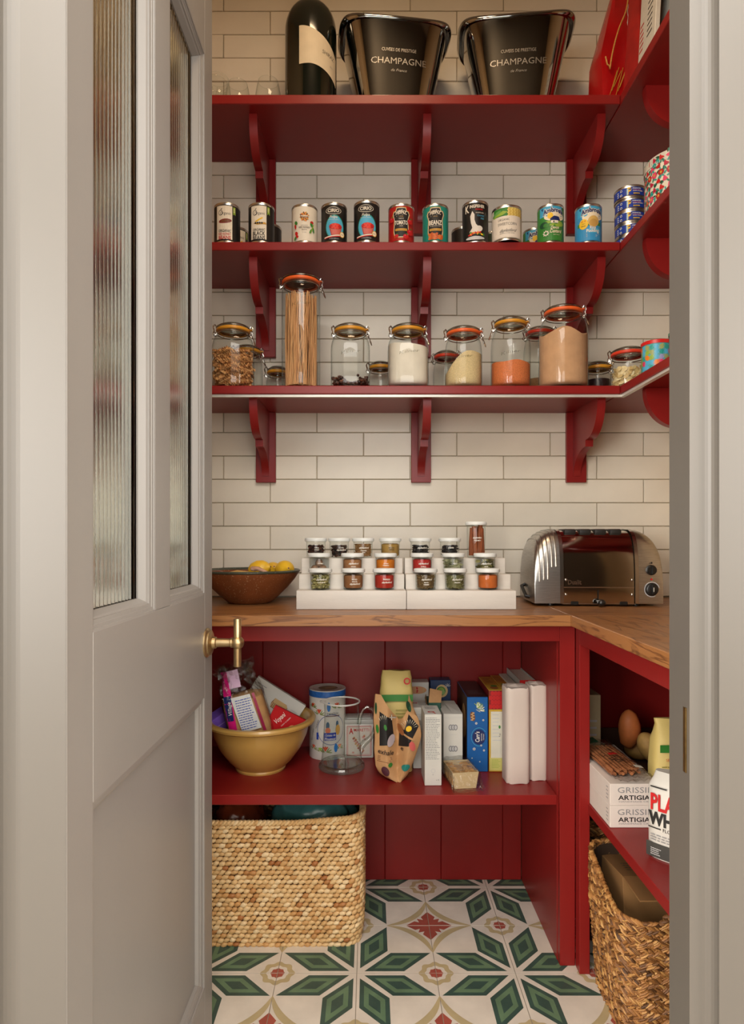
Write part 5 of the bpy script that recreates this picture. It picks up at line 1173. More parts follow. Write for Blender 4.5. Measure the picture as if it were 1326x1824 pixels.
# glass jug
X, Y = at(609, 1.872), 1.872
e = thing('glass_jug', 'clear glass jug with a looped handle', 'jug', (X, Y, ZL), (0, 0, .0))
jg = thin_glass('jug_glass', edge=(.66, .70, .66), face=(.95, .96, .95), ior=1.5, power=3.5); jg2 = thin_glass('jug_thick_glass', edge=(.62, .70, .64), face=(.90, .93, .91), ior=2.1, rough=.03, power=2.)
mb = MB(); mb.lathe([(.060, .016), (.0585, .030), (.0545, .080), (.0510, .130), (.0500, .165), (.0515, .192)], 56); mb.build('wall', jg, e)
mb = MB(); mb.lathe([(0, .001), (.060, .001), (.065, .003), (.067, .008), (.066, .014), (.061, .019), (.057, .020), (.054, .016), (0, .013)], 56); mb.build('thick_base', jg2, e)
mb = MB(); mb.tube([((.0518+.010*max(0, math.cos(2*PI*k/48-PI))**24)*math.cos(2*PI*k/48), .0518*math.sin(2*PI*k/48), .1935) for k in range(48)], .0024, 8, closed=True); mb.build('rim', pm('rim_painted_sheen', S(226, 226, 220), .1, alpha=.75, spec=.8), e)  # rim coloured white to stand in for the reflection in the thick lip
mb = MB(); hp = [(.050, 0, .128), (.054, 0, .152), (.062, 0, .170), (.074, 0, .178), (.088, 0, .172), (.0975, 0, .152), (.0985, 0, .125), (.092, 0, .100), (.080, 0, .084), (.066, 0, .074), (.057, 0, .060), (.057, 0, .040)]
mb.tube(hp, [.0065, .0065, .006, .006, .006, .006, .006, .0065, .0078, .0098, .0085, .003], 10); mb.build('handle', jg2, e)
# flour bag with green band, kraft coffee bag
def paper_bag(name, label, cat, loc, rot, prof, m, n=36, crumple=.004, e_=3.4, seed=1, h=.28):
    e = thing(name, label, cat, loc, rot); q = random.Random(seed); mb = MB(); rings = []
    for t, a, b in prof:
        rings.append([(x+crumple*noise.noise((x*40+seed, y*40, t*9)), y+crumple*noise.noise((x*40, y*40+seed, t*9+5)), t*h+crumple*t*noise.noise((x*30, y*30, seed))) for x, y, _ in sell(a, b, e_, n)])
    mb.loft(rings, 0, True); mb.build('bag_body', m, e, sharp=35); return e
yellow_paper = pm('yellow_paper', S(206, 184, 112), .6, var=.06, ns=8, bump=.5, bs=50)
e = paper_bag('flour_bag', 'pale yellow paper bag with green band behind the kraft coffee bag', 'bag', (at(706, 1.868), 1.868, ZL), (0, 0, .03), [(0, .045, .036), (.1, .047, .038), (.5, .048, .038), (.8, .047, .036), (.87, .045, .030), (.93, .045, .022), (1, .042, .010)], yellow_paper, h=.285)
A = Art(lambda u, v, o: (u, -.042-o, v)); A.rect(-.045, .205, .045, .224, GRN); A.lines(-.004, .110, .040, .185, 8, pm('olive_print', S(150, 140, 70), .5), .3); A.ell(.028, .262, .010, .010, RED, n=12, r0=.6, rings=1); A.build('printed_band', e)
kraft = pm('kraft_paper', S(186, 142, 96), .7, var=.08, ns=30, bump=.25, bs=90)
e = thing('coffee_bag', 'kraft paper coffee bag with black sun patches and coloured spots', 'bag', (at(708, 1.80), 1.80, ZL))
def kw(t):
    P_ = [(0, .010, .014), (.06, .046, .026), (.15, .060, .036), (.35, .064, .055), (.52, .062, .066), (.70, .066, .058), (.85, .064, .042), (1, .061, .030)]
    for (t0, a0, b0), (t1, a1, b1) in zip(P_, P_[1:]):
        if t <= t1: f = (t-t0)/(t1-t0); return a0+(a1-a0)*f, b0+(b1-b0)*f
    return P_[-1][1:]
kh = .238
def kfront(u, t):
    a, b = kw(t); q = (-u/a if u < 0 else u/b); return -.034+.026*max(0, 1-q*2.2)*min(1, t*4)+.012*q*q - .006*math.sin(PI*min(1, q))
vfac = lambda u: .70+.30*min(1, (abs(u-.004)/.050)**1.2)
rings = []
for j in range(25):
    t = j/24; a, b = kw(t); z = kh*t + (.012*(1-t)*0)
    rr = [(-a+(a+b)*k/24, kfront(-a+(a+b)*k/24, t), z*vfac(-a+(a+b)*k/24)) for k in range(25)]
    bk = .030*(1-.5*t)*min(1, .3+t*3); rr += [(b+.002, 0, z*.97), (b*.9, bk, z*.72), (0, bk+.004, z*.60), (-a*.9, bk, z*.72), (-a-.002, 0, z*.97)]
    rings.append(rr)
mb = MB(); mb.loft(rings, 0, True, cap1=False); mb.build('bag_body', kraft, e, sharp=45)
A = Art(lambda u, v, o: (u, kfront(u, min(1, v/(kh*vfac(u))))-o-.0006, v))
def spatch(pts, m): # subdivided patch following the folds
    A.grid(lambda a, b: pts(a, b), 8, 8, m)
blob = lambda cu, cv, ru, rv, m, rot=0.: A.ell(cu, cv, ru, rv, m, rot=rot, n=20, rings=5)
quad = lambda p, m: A.grid(lambda a, b: tuple((p[0][i]*(1-a)+p[1][i]*a)*(1-b)+(p[3][i]*(1-a)+p[2][i]*a)*b for i in (0, 1)), 8, 8, m)
quad([(-.050, .098), (-.008, .104), (-.016, .170), (-.050, .192)], INK); quad([(.004, .094), (.034, .108), (.058, .150), (.030, .184)], INK); quad([(.003, .092), (.030, .098), (.032, .130), (.006, .150)], INK); blob(.030, .146, .0085, .0075, YEL, .3)
for k in range(9): a = .2+k*.30; A.poly([(.030+.013*math.cos(a), .146+.013*math.sin(a)), (.030+.024*math.cos(a-.03), .146+.024*math.sin(a-.03)), (.030+.024*math.cos(a+.03), .146+.024*math.sin(a+.03))], CREAM)
for k in range(5): a = 1.2+k*.3; A.poly([(-.038+.012*math.cos(a), .155+.016*math.sin(a)), (-.038+.018*math.cos(a-.04), .155+.028*math.sin(a-.04)), (-.038+.018*math.cos(a+.04), .155+.028*math.sin(a+.04))], CREAM)
A.poly([(.014, .128), (.044, .112), (.047, .116), (.018, .132)], kraft); blob(-.034, .150, .004, .008, GRN, .2); blob(.008, .140, .007, .016, pm('bean_tan', S(150, 92, 50), .5), .4)
blob(-.018, .112, .010, .017, pm('spot_mauve', S(186, 172, 176), .5), -.3); blob(.040, .098, .008, .014, pm('spot_coral', S(206, 96, 92), .5), .3); blob(.022, .040, .012, .009, pm('spot_teal', S(40, 130, 120), .5), .3); blob(-.020, .046, .006, .006, GRN); blob(-.034, .030, .010, .014, pm('spot_plum', S(76, 36, 46), .5), .5); blob(-.056, .144, .004, .012, GRN, .1); blob(.030, .205, .006, .016, DGRN, .3); blob(-.060, .2, .003, .016, DGRN)
A.text('exhale', -.032, .082, .013, INK, w=.044, rot=-.18, bold=.01); A.text('e', .012, .090, .012, INK, bold=.01); A.lines(-.056, .052, -.014, .070, 4, BRN, .25, rot=-.15); A.build('printed_spots', e)
mb = MB(); mb.rbox(-.0185, -.0155, -.040, -.034, .170, .186, .0008); mb.rbox(-.024, -.004, -.0425, -.0385, .176, .180, .0015); mb.build('clip', STEEL, e)
# cartons standing in the middle
e = carton('cracker_box', 'white carton with a seeded cracker picture, at the back', 'box', at(743, 2.00), 2.00, ZL, .074, .05, .220, carton_w)
A, T_, L_ = faces(e, .074, .05, .220); A.ell(0, .196, .030, .012, pm('pizza_print', S(206, 150, 104), .5), n=20); 
for k in range(14): A.ell(.024*math.sin(k*2.1), .196+.007*math.cos(k*3.3), .003, .002, [RED, TAN, BRN][k % 3], n=7, rings=1); A.o -= A.st*.7
A.build('printed_design', e)
e = carton('medicine_box', 'white carton with red ribbon logo behind the front white carton', 'box', at(750, 1.868), 1.868, ZL, .044, .085, .176, carton_w)
A, T_, L_ = faces(e, .044, .085, .176); A.lines(-.02, .090, .026, .160, 10, LGREY, .3); A.rect(-.022, .125, .0, .140, pm('print_greybrown', S(150, 140, 128), .5)); A.build('printed_design', e); T_.ell(-.014, .010, .008, .007, RED, n=12, r0=.45, rings=1); T_.lines(-.004, -.02, .026, .03, 5, GREY, .3); T_.build('printed_top', e)
e = carton('medicine_box', 'slim white carton with close printed text, frontmost', 'box', at(772, 1.738), 1.738, ZL, .0455, .095, .192, carton_w, (0, 0, .02))
A, T_, L_ = faces(e, .0455, .095, .192); A.lines(-.020, .070, .020, .185, 26, GREY, .35, words=1); A.text('DIRECTIONS', -.004, .178, .0028, GREY, w=.030); A.ell(0, .040, .006, .006, LGREY, n=12, r0=.8, rings=1); A.text('87', 0, .030, .003, GREY); A.text('e 12', .012, .016, .0034, INK, w=.008); A.build('printed_text', e)
T_.ell(-.003, -.022, .010, .007, RED, n=16, r0=.5, rings=1); T_.poly([(.002, -.030), (.006, -.030), (.009, -.042), (.005, -.040)], RED); T_.lines(-.016, .006, .016, .036, 4, GREY, .35, words=1); T_.build('printed_logo', e)
e = carton('tea_box', 'opened kraft carton with green sides and a raised flap', 'box', at(775, 1.885), 1.885, ZL, .036, .08, .186, pm('tea_green', S(36, 84, 70), .5))
mb = MB(); mb.add([(-.018, .002, .186), (.018, .002, .186), (.024, .026, .214), (-.012, .028, .222), (-.018, .001, .186), (.018, .001, .186), (.024, .025, .2145), (-.012, .027, .2225)], [(0, 1, 2, 3), (4, 7, 6, 5), (0, 4, 5, 1), (1, 5, 6, 2), (2, 6, 7, 3), (3, 7, 4, 0)]); mb.build('flap', kraft, e)
mb = MB(); mb.add([(-.0185, -.001, .150), (-.0185, .07, .150), (-.020, .07, .196), (-.028, .02, .196)], [(0, 1, 2, 3)]); mb.add([(.0182, -.001, .150), (.0182, .05, .150), (.0185, .03, .192)], [(0, 1, 2)]); mb.build('side_flap', kraft, e)
e = carton('cracker_box', 'dark blue carton with cucumber cracker picture, at the back', 'box', at(785, 2.005), 2.005, ZL, .063, .045, .226, pm('carton_navy', S(28, 52, 92), .4))
A, T_, L_ = faces(e, .063, .045, .226); A.ell(.004, .192, .019, .020, pm('cracker_print', S(206, 176, 120), .5), n=20); A.ell(.002, .192, .014, .014, GRN, n=16); A.ell(.002, .192, .011, .011, LGRN, n=16); A.ell(.006, .188, .008, .008, pm('cucumber_print', S(150, 186, 110), .5), n=14)
for k in range(5): A.ell(.022+.006*math.cos(k*.6+.5), .204+.008*math.sin(k*.6+.5), .001, .005, LGREY, rot=k*.6-1.2, n=7, rings=1)
A.build('printed_design', e)
e = carton('nut_box', 'white carton with small grey nut drawings behind the wrapped tray', 'box', at(807.5, 1.824), 1.824, ZL, .0547, .150, .170, carton_w, (0, 0, .03))
A, T_, L_ = faces(e, .0547, .15, .170)
for v in (.132, .072):
    for t in (-1, 0, 1): A.ell(t*.007, v, .006, .0085, GREY, n=12, r0=.6, rings=1); A.ell(t*.007, v, .003, .006, LGREY, n=8, rings=1)
A.text('HAZELNUT', 0, .112, .0022, LGREY, w=.020); A.text('CASHEW', 0, .052, .0022, LGREY, w=.016); A.rect(-.027, .160, .027, .1605, LGREY); A.build('printed_design', e)
mb = MB(); mb.add([(-.002, .0, .1705), (.027, .0, .1705), (.027, .095, .1715), (-.010, .095, .1760)], [(0, 1, 2, 3)]); mb.add([(-.002, .0, .1700), (.027, .0, .1700), (.027, .095, .1710), (-.010, .095, .1755)], [(3, 2, 1, 0)]); mb.build('top_flap', carton_w, e)
# wrapped biscuit tray
e = thing('biscuit_tray', 'kraft tray of crackers in crinkled clear wrapping, at shelf front', 'tray', (at(830, 1.715), 1.715, ZL), (0, 0, .15))
mb = MB(); w0, w1, d_, h_ = .030, .036, .098, .044
o_ = [[(-w0, .004, 0), (w0, .004, 0), (w0, d_-.004, 0), (-w0, d_-.004, 0)], [(-w1, 0, h_), (w1, 0, h_), (w1, d_, h_), (-w1, d_, h_)], [(-w1+.002, .002, h_), (w1-.002, .002, h_), (w1-.002, d_-.002, h_), (-w1+.002, d_-.002, h_)], [(-w0+.002, .006, .002), (w0-.002, .006, .002), (w0-.002, d_-.006, .002), (-w0+.002, d_-.006, .002)]]
mb.loft(o_, 0, False); mb.build('tray', pm('tray_board', S(206, 182, 138), .7), e)
for k in range(3):
    for j in range(5):
        mb = MB(); mb.rbox(-.012, .012, -.0022, .0022, -.017, .017, .001); o = mb.build('cracker', pm('cracker_tan', S(190, 146, 92), .8, var=.2, ns=90, bump=.5), e, (-.022+k*.022, .016+j*.018, .024), (rad(-12), 0, 0)) if k != 1 else None
mb = MB(); mb.rbox(-.030, .030, .03, .090, .012, .034, .004, 2); mb.build('biscuit_block', pm('cracker_tan', S(190, 146, 92), .8), e)
def tw(t, k, n):
    a = 2*PI*k/n; x = .041*math.copysign(abs(math.cos(a))**.5, math.cos(a)); z = .026+.027*math.copysign(abs(math.sin(a))**.5, math.sin(a)); y = -.004+t*(d_+.012)
    if t < 0: f = 1+t*.9; x *= (1+.15*math.sin(k*1.9)*(-t)); z = max(.001, z*f*.9); y = t*.034
    return (x+.0015*math.sin(k*3+t*9), y, max(.0006, z+.002*math.sin(k*2.1+t*13)))
mb = MB(); mb.loft([[tw(t, k, 30) for k in range(30)] for t in (-.75, -.4, -.15, 0, .15, .35, .55, .75, .9, 1)], 0, True, cap0=False); mb.build('clear_wrapper', film, e)
# blue cracker carton
e = carton('cracker_box', 'tall bright blue festive cracker carton with pine branch', 'box', at(851, 1.842), 1.842, ZL, .0595, .205, .213, pm('carton_blue', S(24, 92, 160), .35, var=.12, ns=12))
A, T_, L_ = faces(e, .0595, .205, .213)
A.ell(-.014, .158, .007, .014, BRN, n=12, rot=.2); 
for k in range(6): A.ell(-.014+.004*(k % 2)-.002, .148+k*.004, .004, .002, TAN, n=7, rings=1)
for k in range(46):
    a = -.5+2.6*((k*.618) % 1); A.ell(.002+.016*math.cos(a)*((k*.37) % 1), .180+.012*math.sin(a), .0011, .0085, [LGREY, LGRN, WHT, pm('pine_print', S(110, 150, 110), .5)][k % 4], rot=a-1.6+.5*math.sin(k), n=6, rings=1); A.o -= A.st*.8
A.ell(.004, .100, .0225, .0265, SKY, n=26, rings=1, r0=.95, a0=.6, a1=5.2); A.ell(.004, .100, .0185, .0215, NAVY, n=24); A.text("Carr's", -.001, .100, .0125, WHT, w=.030, rot=PI/2, shear=.1, bold=.02); A.text('SEASONAL', .011, .100, .0034, WHT, w=.022, rot=PI/2); A.text('CRACKERS', .017, .100, .0030, WHT, w=.018, rot=PI/2)
for u, v, q in ((-.004, .139, .0035), (.016, .148, .003), (-.010, .066, .0042), (.010, .076, .0028), (.018, .062, .003), (-.016, .040, .002), (.006, .030, .002)): A.ell(u, v, q, q, LGREY, n=10, rings=1, r0=.3)
A.build('printed_design', e); T_.rect(-.0292, -.101, .0292, .101, pm('print_deep_black', S(30, 24, 22), .35)); T_.lines(-.02, -.07, .02, -.02, 3, GREY, .2, words=1); T_.build('printed_top', e)
L_.rect(-.102, .002, .102, .211, pm('print_umber', S(70, 44, 26), .4)); L_.ell(.04, .13, .04, .05, TAN); L_.ell(-.03, .09, .03, .04, ORG); L_.build('printed_side', e)
# two red and yellow cartons
for k, (px, w_, Y, lab) in enumerate(((884, .040, 1.842, 'red and yellow carton with tiled roof print beside the blue carton'), (903.5, .029, 1.862, 'second red and yellow carton, behind the first wrapped roll'))):
    e = carton('savoury_box', lab, 'box', at(px, Y), Y, ZL, w_, .18, .233, pm('carton_yellow', S(196, 158, 52), .45)); A, T_, L_ = faces(e, w_, .18, .233)
    A.rect(-w_/2, .178, w_/2, .232, DRED)
    for j in range(4):
        for i in range(4): A.ell(-.015+i*.0095+.0045*(j % 2), .186+j*.0125, .0055, .007, RED, n=10, rings=1); A.o -= A.st*.8
    A.rect(-w_/2+.005, .030, w_/2-.001, .172, pm('paper_cream', S(210, 206, 190), .5)); A.lines(-.010, .085, .014, .168, 8, LGREY, .2); A.ell(.010, .128, .003, .005, GRN, n=9); A.text('4 pz', .010, .105, .005, INK, w=.010, rot=PI/2); A.rect(-w_/2+.002, .004, w_/2-.001, .040, pm('print_limewash', S(196, 190, 110), .5)); A.lines(-.012, .010, .014, .036, 6, LGRN, .3, words=1)
    A.build('printed_design', e); T_.rect(-w_/2+.001, -.02, w_/2-.001, .088, pm('print_ochre', S(190, 130, 40), .45)); T_.lines(-.012, .0, .012, .07, 4, BRN, .4, words=1); T_.ell(0, -.062, .012, .018, pm('fruit_print', S(150, 84, 40), .5), n=14); T_.ell(.003, -.040, .010, .012, GRN, n=12); T_.build('printed_top', e)
    L_.rect(-.089, .002, .089, .231, DRED); L_.build('printed_side', e)
e = carton('tissue_box', 'pale grey carton squeezed between yellow cartons and the red book', 'box',   .4215, 1.885, ZL, .024, .17, .236, pm('carton_pale', S(196, 192, 178), .5)); A, T_, L_ = faces(e, .024, .17, .236); T_.lines(-.008, -.05, .010, .05, 3, LGREY, .2); T_.build('printed_top', e)
e = thing('book', 'thick hardback book with red spine beside the cabinet side', 'book', (.4605, 1.886, ZL))
mb = MB(); mb.rbox(-.0235, -.0205, 0, .18, 0, .252, .0006); mb.rbox(.0205, .0235, 0, .18, 0, .252, .0006); mb.build('cover_board', pm('book_cover_grey', S(176, 176, 170), .5), e)
mb = MB(); mb.rbox(-.0235, .0235, -.002, .001, 0, .252, .001); mb.build('spine', pm('book_red', S(192, 30, 28), .4), e)
mb = MB(); mb.box(-.0204, .0204, .002, .176, .002, .2475); mb.build('pages', pm('page_edges', S(214, 208, 194), .8, var=.05, ns=10, stretch=(40, 1, 1)), e)
A = Art(on_plane((-.0235, .09, 0), (0, -1, 0), (0, 0, 1), (-1, 0, 0))); A.text('ITALY', .02, .215, .030, INK, w=.10, bold=.03); A.build('cover_lettering', e)
# paper wrapped rolls
wrapm = pm('wrapped_paper', S(206, 192, 182), .6, var=.05, ns=10, stretch=(1, 1, .3), bump=.35, bs=30)
for px, Y, w_, d_, h_, lab in ((919, 1.782, .0335, .034, .259, 'broad white paper-wrapped roll standing at the shelf front'), (955, 1.803, .0258, .030, .261, 'narrow white paper-wrapped roll nearest the cabinet side')):
    e = thing('wrapped_roll', lab, 'packet', (at(px, Y), Y, ZL), (0, 0, .04), 'white wrapped rolls'); mb = MB()
    mb.loft([[(x+.0009*noise.noise((x*50, y*50, t*6)), y+.0015*noise.noise((x*50+7, y*50, t*5)), h_*t+(.0015*math.sin(k*1.3) if t in (0, 1) else 0)) for k, (x, y, _) in enumerate(sell(w_*g, d_*g, 4.5, 40))] for t, g in ((0, .97), (.01, 1), (.25, 1), (.5, 1.0), (.75, 1), (.97, 1), (.985, .985), (1, .95))], 0, True); mb.build('wrapper', wrapm, e, sharp=30)
    mb = MB(); mb.add([(-w_*.8, -d_*.3, h_+.001), (0, -d_*.8, h_+.0012), (w_*.8, -d_*.2, h_+.001), (w_*.5, d_*.5, h_+.004), (-.002, -d_*.1, h_+.007), (-w_*.6, d_*.4, h_+.003)], [(0, 1, 4), (1, 2, 4), (2, 3, 4), (3, 5, 4), (5, 0, 4)]); mb.build('folded_end', wrapm, e)
# ------------------------------------------------------------------ baskets
def plan_path(x0, x1, y0, y1, rad_, step):
    """rounded rectangle outline, evenly spaced; returns points and tangents"""
    pts = []
    for cx_, cy_, a0 in ((x1-rad_, y0+rad_, -PI/2), (x1-rad_, y1-rad_, 0), (x0+rad_, y1-rad_, PI/2), (x0+rad_, y0+rad_, PI)):
        for k in range(13): a = a0+PI/2*k/12; pts.append(Vector((cx_+rad_*math.cos(a), cy_+rad_*math.sin(a), 0)))
    pts.append(pts[0]); L = [0]
    for a, b in zip(pts, pts[1:]): L.append(L[-1]+(b-a).length)
    n = int(L[-1]/step); out = []; i = 0
    for k in range(n):
        s_ = L[-1]*k/n
        while L[i+1] < s_: i += 1
        f = (s_-L[i])/max(1e-9, L[i+1]-L[i]); p = pts[i].lerp(pts[i+1], f); t = (pts[i+1]-pts[i]).normalized(); out.append((p, t))
    return out
def woven(e, outline, rim, rows_h, step, pitch, size, tilt, m, name, alternate=False, taper=lambda t: 1., jitter=.0012, seed=1, center=(0, 0), tri=(7, 5), zmin=.004, strands=1):
    q = random.Random(seed); mb = MB(); j = 0; z = zmin
    base = outline(step); c = Vector((center[0], center[1], 0)); n = len(base)
    top = max(rim(p.x, p.y) for p, t in base)
    while z < top:
        for k in range(n):
            p, t = base[k]; f = (k+.5*(j % 2))
            if j % 2:
                p2, t2 = base[(k+1) % n]; p = (p+p2)/2; t = (t+t2).normalized()
            rz = rim(p.x, p.y)
            zz = z if not alternate else z
            if zz > rz: continue
            g = taper(min(1, zz/top)); pp = c+(p-c)*g; nrm = Vector((t.y, -t.x, 0))
            ti = tilt+q.gauss(0, .12)
            if alternate and (k//3+j) % 2: ti = -ti
            d = (t*math.cos(ti)+Vector((0, 0, 1))*math.sin(ti)).normalized(); u = nrm.cross(d).normalized()
            for s_ in range(strands):
                o_ = (s_-(strands-1)/2)*size[1]*1.5
                rt = Matrix((d, nrm, u)).transposed(); tn = q.random()
                cpos = pp+Vector((0, 0, zz))+u*o_+nrm*q.uniform(-jitter, jitter)+Vector((0, 0, q.uniform(-jitter, jitter)))
                mb.ellipsoid(cpos, (size[0]*q.uniform(.85, 1.15), size[2], size[1]*q.uniform(.85, 1.1)), rt, tri[0], tri[1], tint=tn)
        z += pitch; j += 1
    o = mb.build(name, m, e, fix=False); tag(o, kind='stuff'); return o
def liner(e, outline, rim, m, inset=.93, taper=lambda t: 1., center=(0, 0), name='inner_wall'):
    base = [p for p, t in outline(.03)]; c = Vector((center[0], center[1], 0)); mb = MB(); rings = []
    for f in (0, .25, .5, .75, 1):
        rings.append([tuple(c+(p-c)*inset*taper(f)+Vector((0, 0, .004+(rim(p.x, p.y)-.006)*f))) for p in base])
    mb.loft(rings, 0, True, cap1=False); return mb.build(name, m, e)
jute = tinted('water_hyacinth', [(0, S(160, 98, 48)), (.07, S(192, 142, 84)), (.30, S(210, 170, 114)), (.8, S(222, 188, 136)), (1, S(230, 204, 160))], .55, .35, 350.)
jx0, jx1, jy0, jy1 = -.50, -.013, 1.722, 2.035
e = thing('storage_basket', 'pale woven water-hyacinth basket on the floor under the shelf', 'basket', ((jx0+jx1)/2, (jy0+jy1)/2, 0)); c0 = Vector(e.location)
ol = lambda st: [(p-Vector((c0.x, c0.y, 0)), t) for p, t in plan_path(jx0+.008, jx1-.008, jy0+.008, jy1-.008, .045, st)]
rim_j = lambda x, y: .328+.016*max(0, (x-.05)/.19)+.010*math.sin(x*9+1)*0+.014*max(0, y/.155)
tp = lambda t: .965+.035*min(1, t*6) if t < .17 else 1.0
woven(e, ol, rim_j, 0, .0165, .0122, (.0105, .0066, .0068), .30, jute, 'weave', taper=tp, seed=3)
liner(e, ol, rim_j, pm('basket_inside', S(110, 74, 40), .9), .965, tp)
mb = MB(); ob = ol(.0105); q = random.Random(7)
for k, (p, t) in enumerate(ob):
    nrm = Vector((t.y, -t.x, 0)); d = (t*.8+Vector((0, 0, .6))+nrm*.3).normalized(); u = nrm.cross(d).normalized(); nn = u.cross(d)
    mb.ellipsoid(p+Vector((0, 0, rim_j(p.x, p.y)+.004)), (.0125, .0100, .0066), Matrix((d, nn, u)).transposed(), 7, 5, tint=q.uniform(.2, 1))
tag(mb.build('braided_rim', jute, e, fix=False), kind='stuff')
def crumpled(name, label, cat, loc, a, b, h, m, seed, rot=(0, 0, 0), n=40, amp=.02):
    mb = MB(); rings = []
    for j in range(18):
        th = j/17*PI/2; 
        rings.append([((a*math.cos(th)**.6+amp*noise.noise((math.cos(p)*2+seed, math.sin(p)*2, th*3)))*math.cos(p), (b*math.cos(th)**.6+amp*noise.noise((math.cos(p)*2, seed+math.sin(p)*2, th*3)))*math.sin(p), h*math.sin(th)+amp*.6*noise.noise((math.cos(p)*4, math.sin(p)*4, seed+th*4))) for p in [2*PI*k/n for k in range(n)]])
    mb.loft(rings, 0, True, cap1=True); return tag(mb.build(name, m, None, loc, rot, sharp=60), label, cat)
crumpled('plastic_bag', 'crumpled teal plastic bag lying in the pale basket', 'plastic bag', (-.165, 1.885, .235), .130, .095, .125, pm('teal_plastic', S(72, 124, 122), .3, var=.15, ns=16, bump=.9, bs=26), 2)
crumpled('plastic_bag', 'rust brown shiny packet lying in the pale basket by the door', 'plastic bag', (-.385, 1.885, .235), .085, .095, .110, pm('rust_plastic', S(104, 44, 22), .25, var=.3, ns=20, bump=.9, bs=30), 6)
mb = MB(); mb.box(jx0+.03, jx1-.03, jy0+.03, jy1-.03, .2, .232)
tag(mb.build('folded_bag', pm('dark_cloth', S(40, 40, 36), .8)), 'dark folded shopping bag under the plastic bags in the basket', 'bag')
# darker seagrass baskets under the side cabinet shelf
sea = tinted('seagrass', [(0, S(70, 42, 18)), (.3, S(126, 82, 40)), (.7, S(166, 114, 60)), (1, S(196, 150, 88))], .6, .4, 400.)
def sea_basket(label, x0, x1, y0, y1, rim, seed, top_only=0.):
    e = thing('seagrass_basket', label, 'basket', ((x0+x1)/2, (y0+y1)/2, 0), group='seagrass baskets'); c = Vector(e.location)
    o_ = lambda st: [(p-c, t) for p, t in plan_path(x0+.008, x1-.008, y0+.008, y1-.008, .055, st)]
    rm = lambda x, y: rim(x+c.x, y+c.y); tp = lambda t: .90+.10*min(1, t*1.6)
    woven(e, o_, rm, 0, .0125, .0115, (.0125, .0030, .0055), .55, sea, 'weave', alternate=True, taper=tp, seed=seed, zmin=max(.004, top_only), strands=3, tri=(5, 4), jitter=.0022)
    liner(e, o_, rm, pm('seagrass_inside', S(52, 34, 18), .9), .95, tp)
    mb = MB(); q = random.Random(seed)
    for p, t in o_(.0085):
        nrm = Vector((t.y, -t.x, 0)); d = (t*.9+Vector((0, 0, .35))*(1 if q.random() < .5 else -1)+nrm*.2).normalized(); u = nrm.cross(d).normalized(); nn = u.cross(d)
        mb.ellipsoid(p+Vector((0, 0, rm(p.x, p.y)+.002)), (.0135, .0065, .0042), Matrix((d, nn, u)).transposed(), 6, 4, tint=q.random())
    tag(mb.build('braided_rim', sea, e, fix=False), kind='stuff'); return e
sm = lambda t: max(0, min(1, t))**2*(3-2*max(0, min(1, t)))
sea_basket('brown seagrass basket with dipped rim, low beside the doorway', .536, .86, 1.365, 1.645, lambda x, y: .272+.055*sm((y-1.42)/.2)+.07*sm((x-.615)/.06)*sm((1.42-y)/.04), 5)
sea_basket('seagrass basket standing behind, deep under the side shelf', .556, .93, 1.70, 2.02, lambda x, y: .338, 8, .20)
e = thing('cardboard_box', 'brown cardboard box inside the front seagrass basket', 'box', (.70, 1.55, .12), (rad(-6), 0, .02))
mb = MB(); mb.rbox(-.115, .115, -.07, .065, 0, .185, .001); mb.build('box_body', pm('corrugated_card', S(134, 96, 54), .8, var=.08, ns=12), e)
mb = MB(); mb.rbox(-.115, .115, -.0015, .0015, 0, .09, .0005); o = mb.build('flap', pm('corrugated_card', S(134, 96, 54), .8), e, (0, -.0715, .184), (rad(100), 0, 0))
A = Art(on_plane((0, 0, .185), (1, 0, 0), (0, 1, 0), (0, 0, 1))); A.lines(-.09, -.04, -.03, .01, 4, INK, .3, words=1); A.build('printed_text', e)
# ------------------------------------------------------------------ shelf of the side cabinet
for k, lab in enumerate(('lower white breadstick carton on the side cabinet shelf', 'upper white breadstick carton, stacked under the wrapped breadsticks')):
    e = thing('breadstick_box', lab, 'box', (.610, 1.486, ZL+k*.0508), (0, 0, [0, .006][k]), 'stacked breadstick cartons')
    mb = MB(); mb.rbox(-.0575, .0575, 0, .255, 0, .0503, .001); mb.build('box_body', pm('carton_offwhite', S(214, 204, 196), .55, var=.02), e)
    A = Art(on_plane((0, 0, 0), (1, 0, 0), (0, 0, 1), (0, -1, 0))); A.text('GRISSINI', .006, .0365, .0135, GREY, w=.092); A.text('ARTIGIANI', .007, .0190, .0105, INK, w=.092, bold=.02); A.text('HANDMADE CRISPY', .006, .0095, .0032, GREY, w=.086); A.build('printed_front', e)
    A = Art(on_plane((-.0575, .02, 0), (0, -1, 0), (0, 0, 1), (-1, 0, 0))); A.lines(-.004, .008, .010, .042, 4, GREY, .25); A.build('printed_side', e)
e = thing('breadstick_packet', 'clear packet of breadsticks lying on the white cartons', 'packet', (.608, 1.50, ZL+.1018), (0, 0, .05))
q = random.Random(12); stick = pm('breadstick', S(176, 112, 70), .7, var=.2, ns=60, bump=.3)
for k in range(16):
    mb = MB(); x = -.034+.0097*(k % 8); z = .007+.010*(k//8); mb.tube([(x+q.uniform(-.003, .003), .03+q.uniform(-.01, .01), z), (x+q.uniform(-.003, .003), .11, z+.001), (x+q.uniform(-.003, .003), .20, z)], .0042, 7); mb.build('breadstick', stick, e)
def bw_(t, k, n):
    a = 2*PI*k/n; sq_ = 1 if .15 < t < .85 else .65; return (.044*math.cos(a)*(1+.05*math.sin(k*2.3+t*20)), -.012+.25*t, max(.0006, .014+.0165*sq_*math.sin(a)+.0025*math.sin(k*3.1+t*23)))
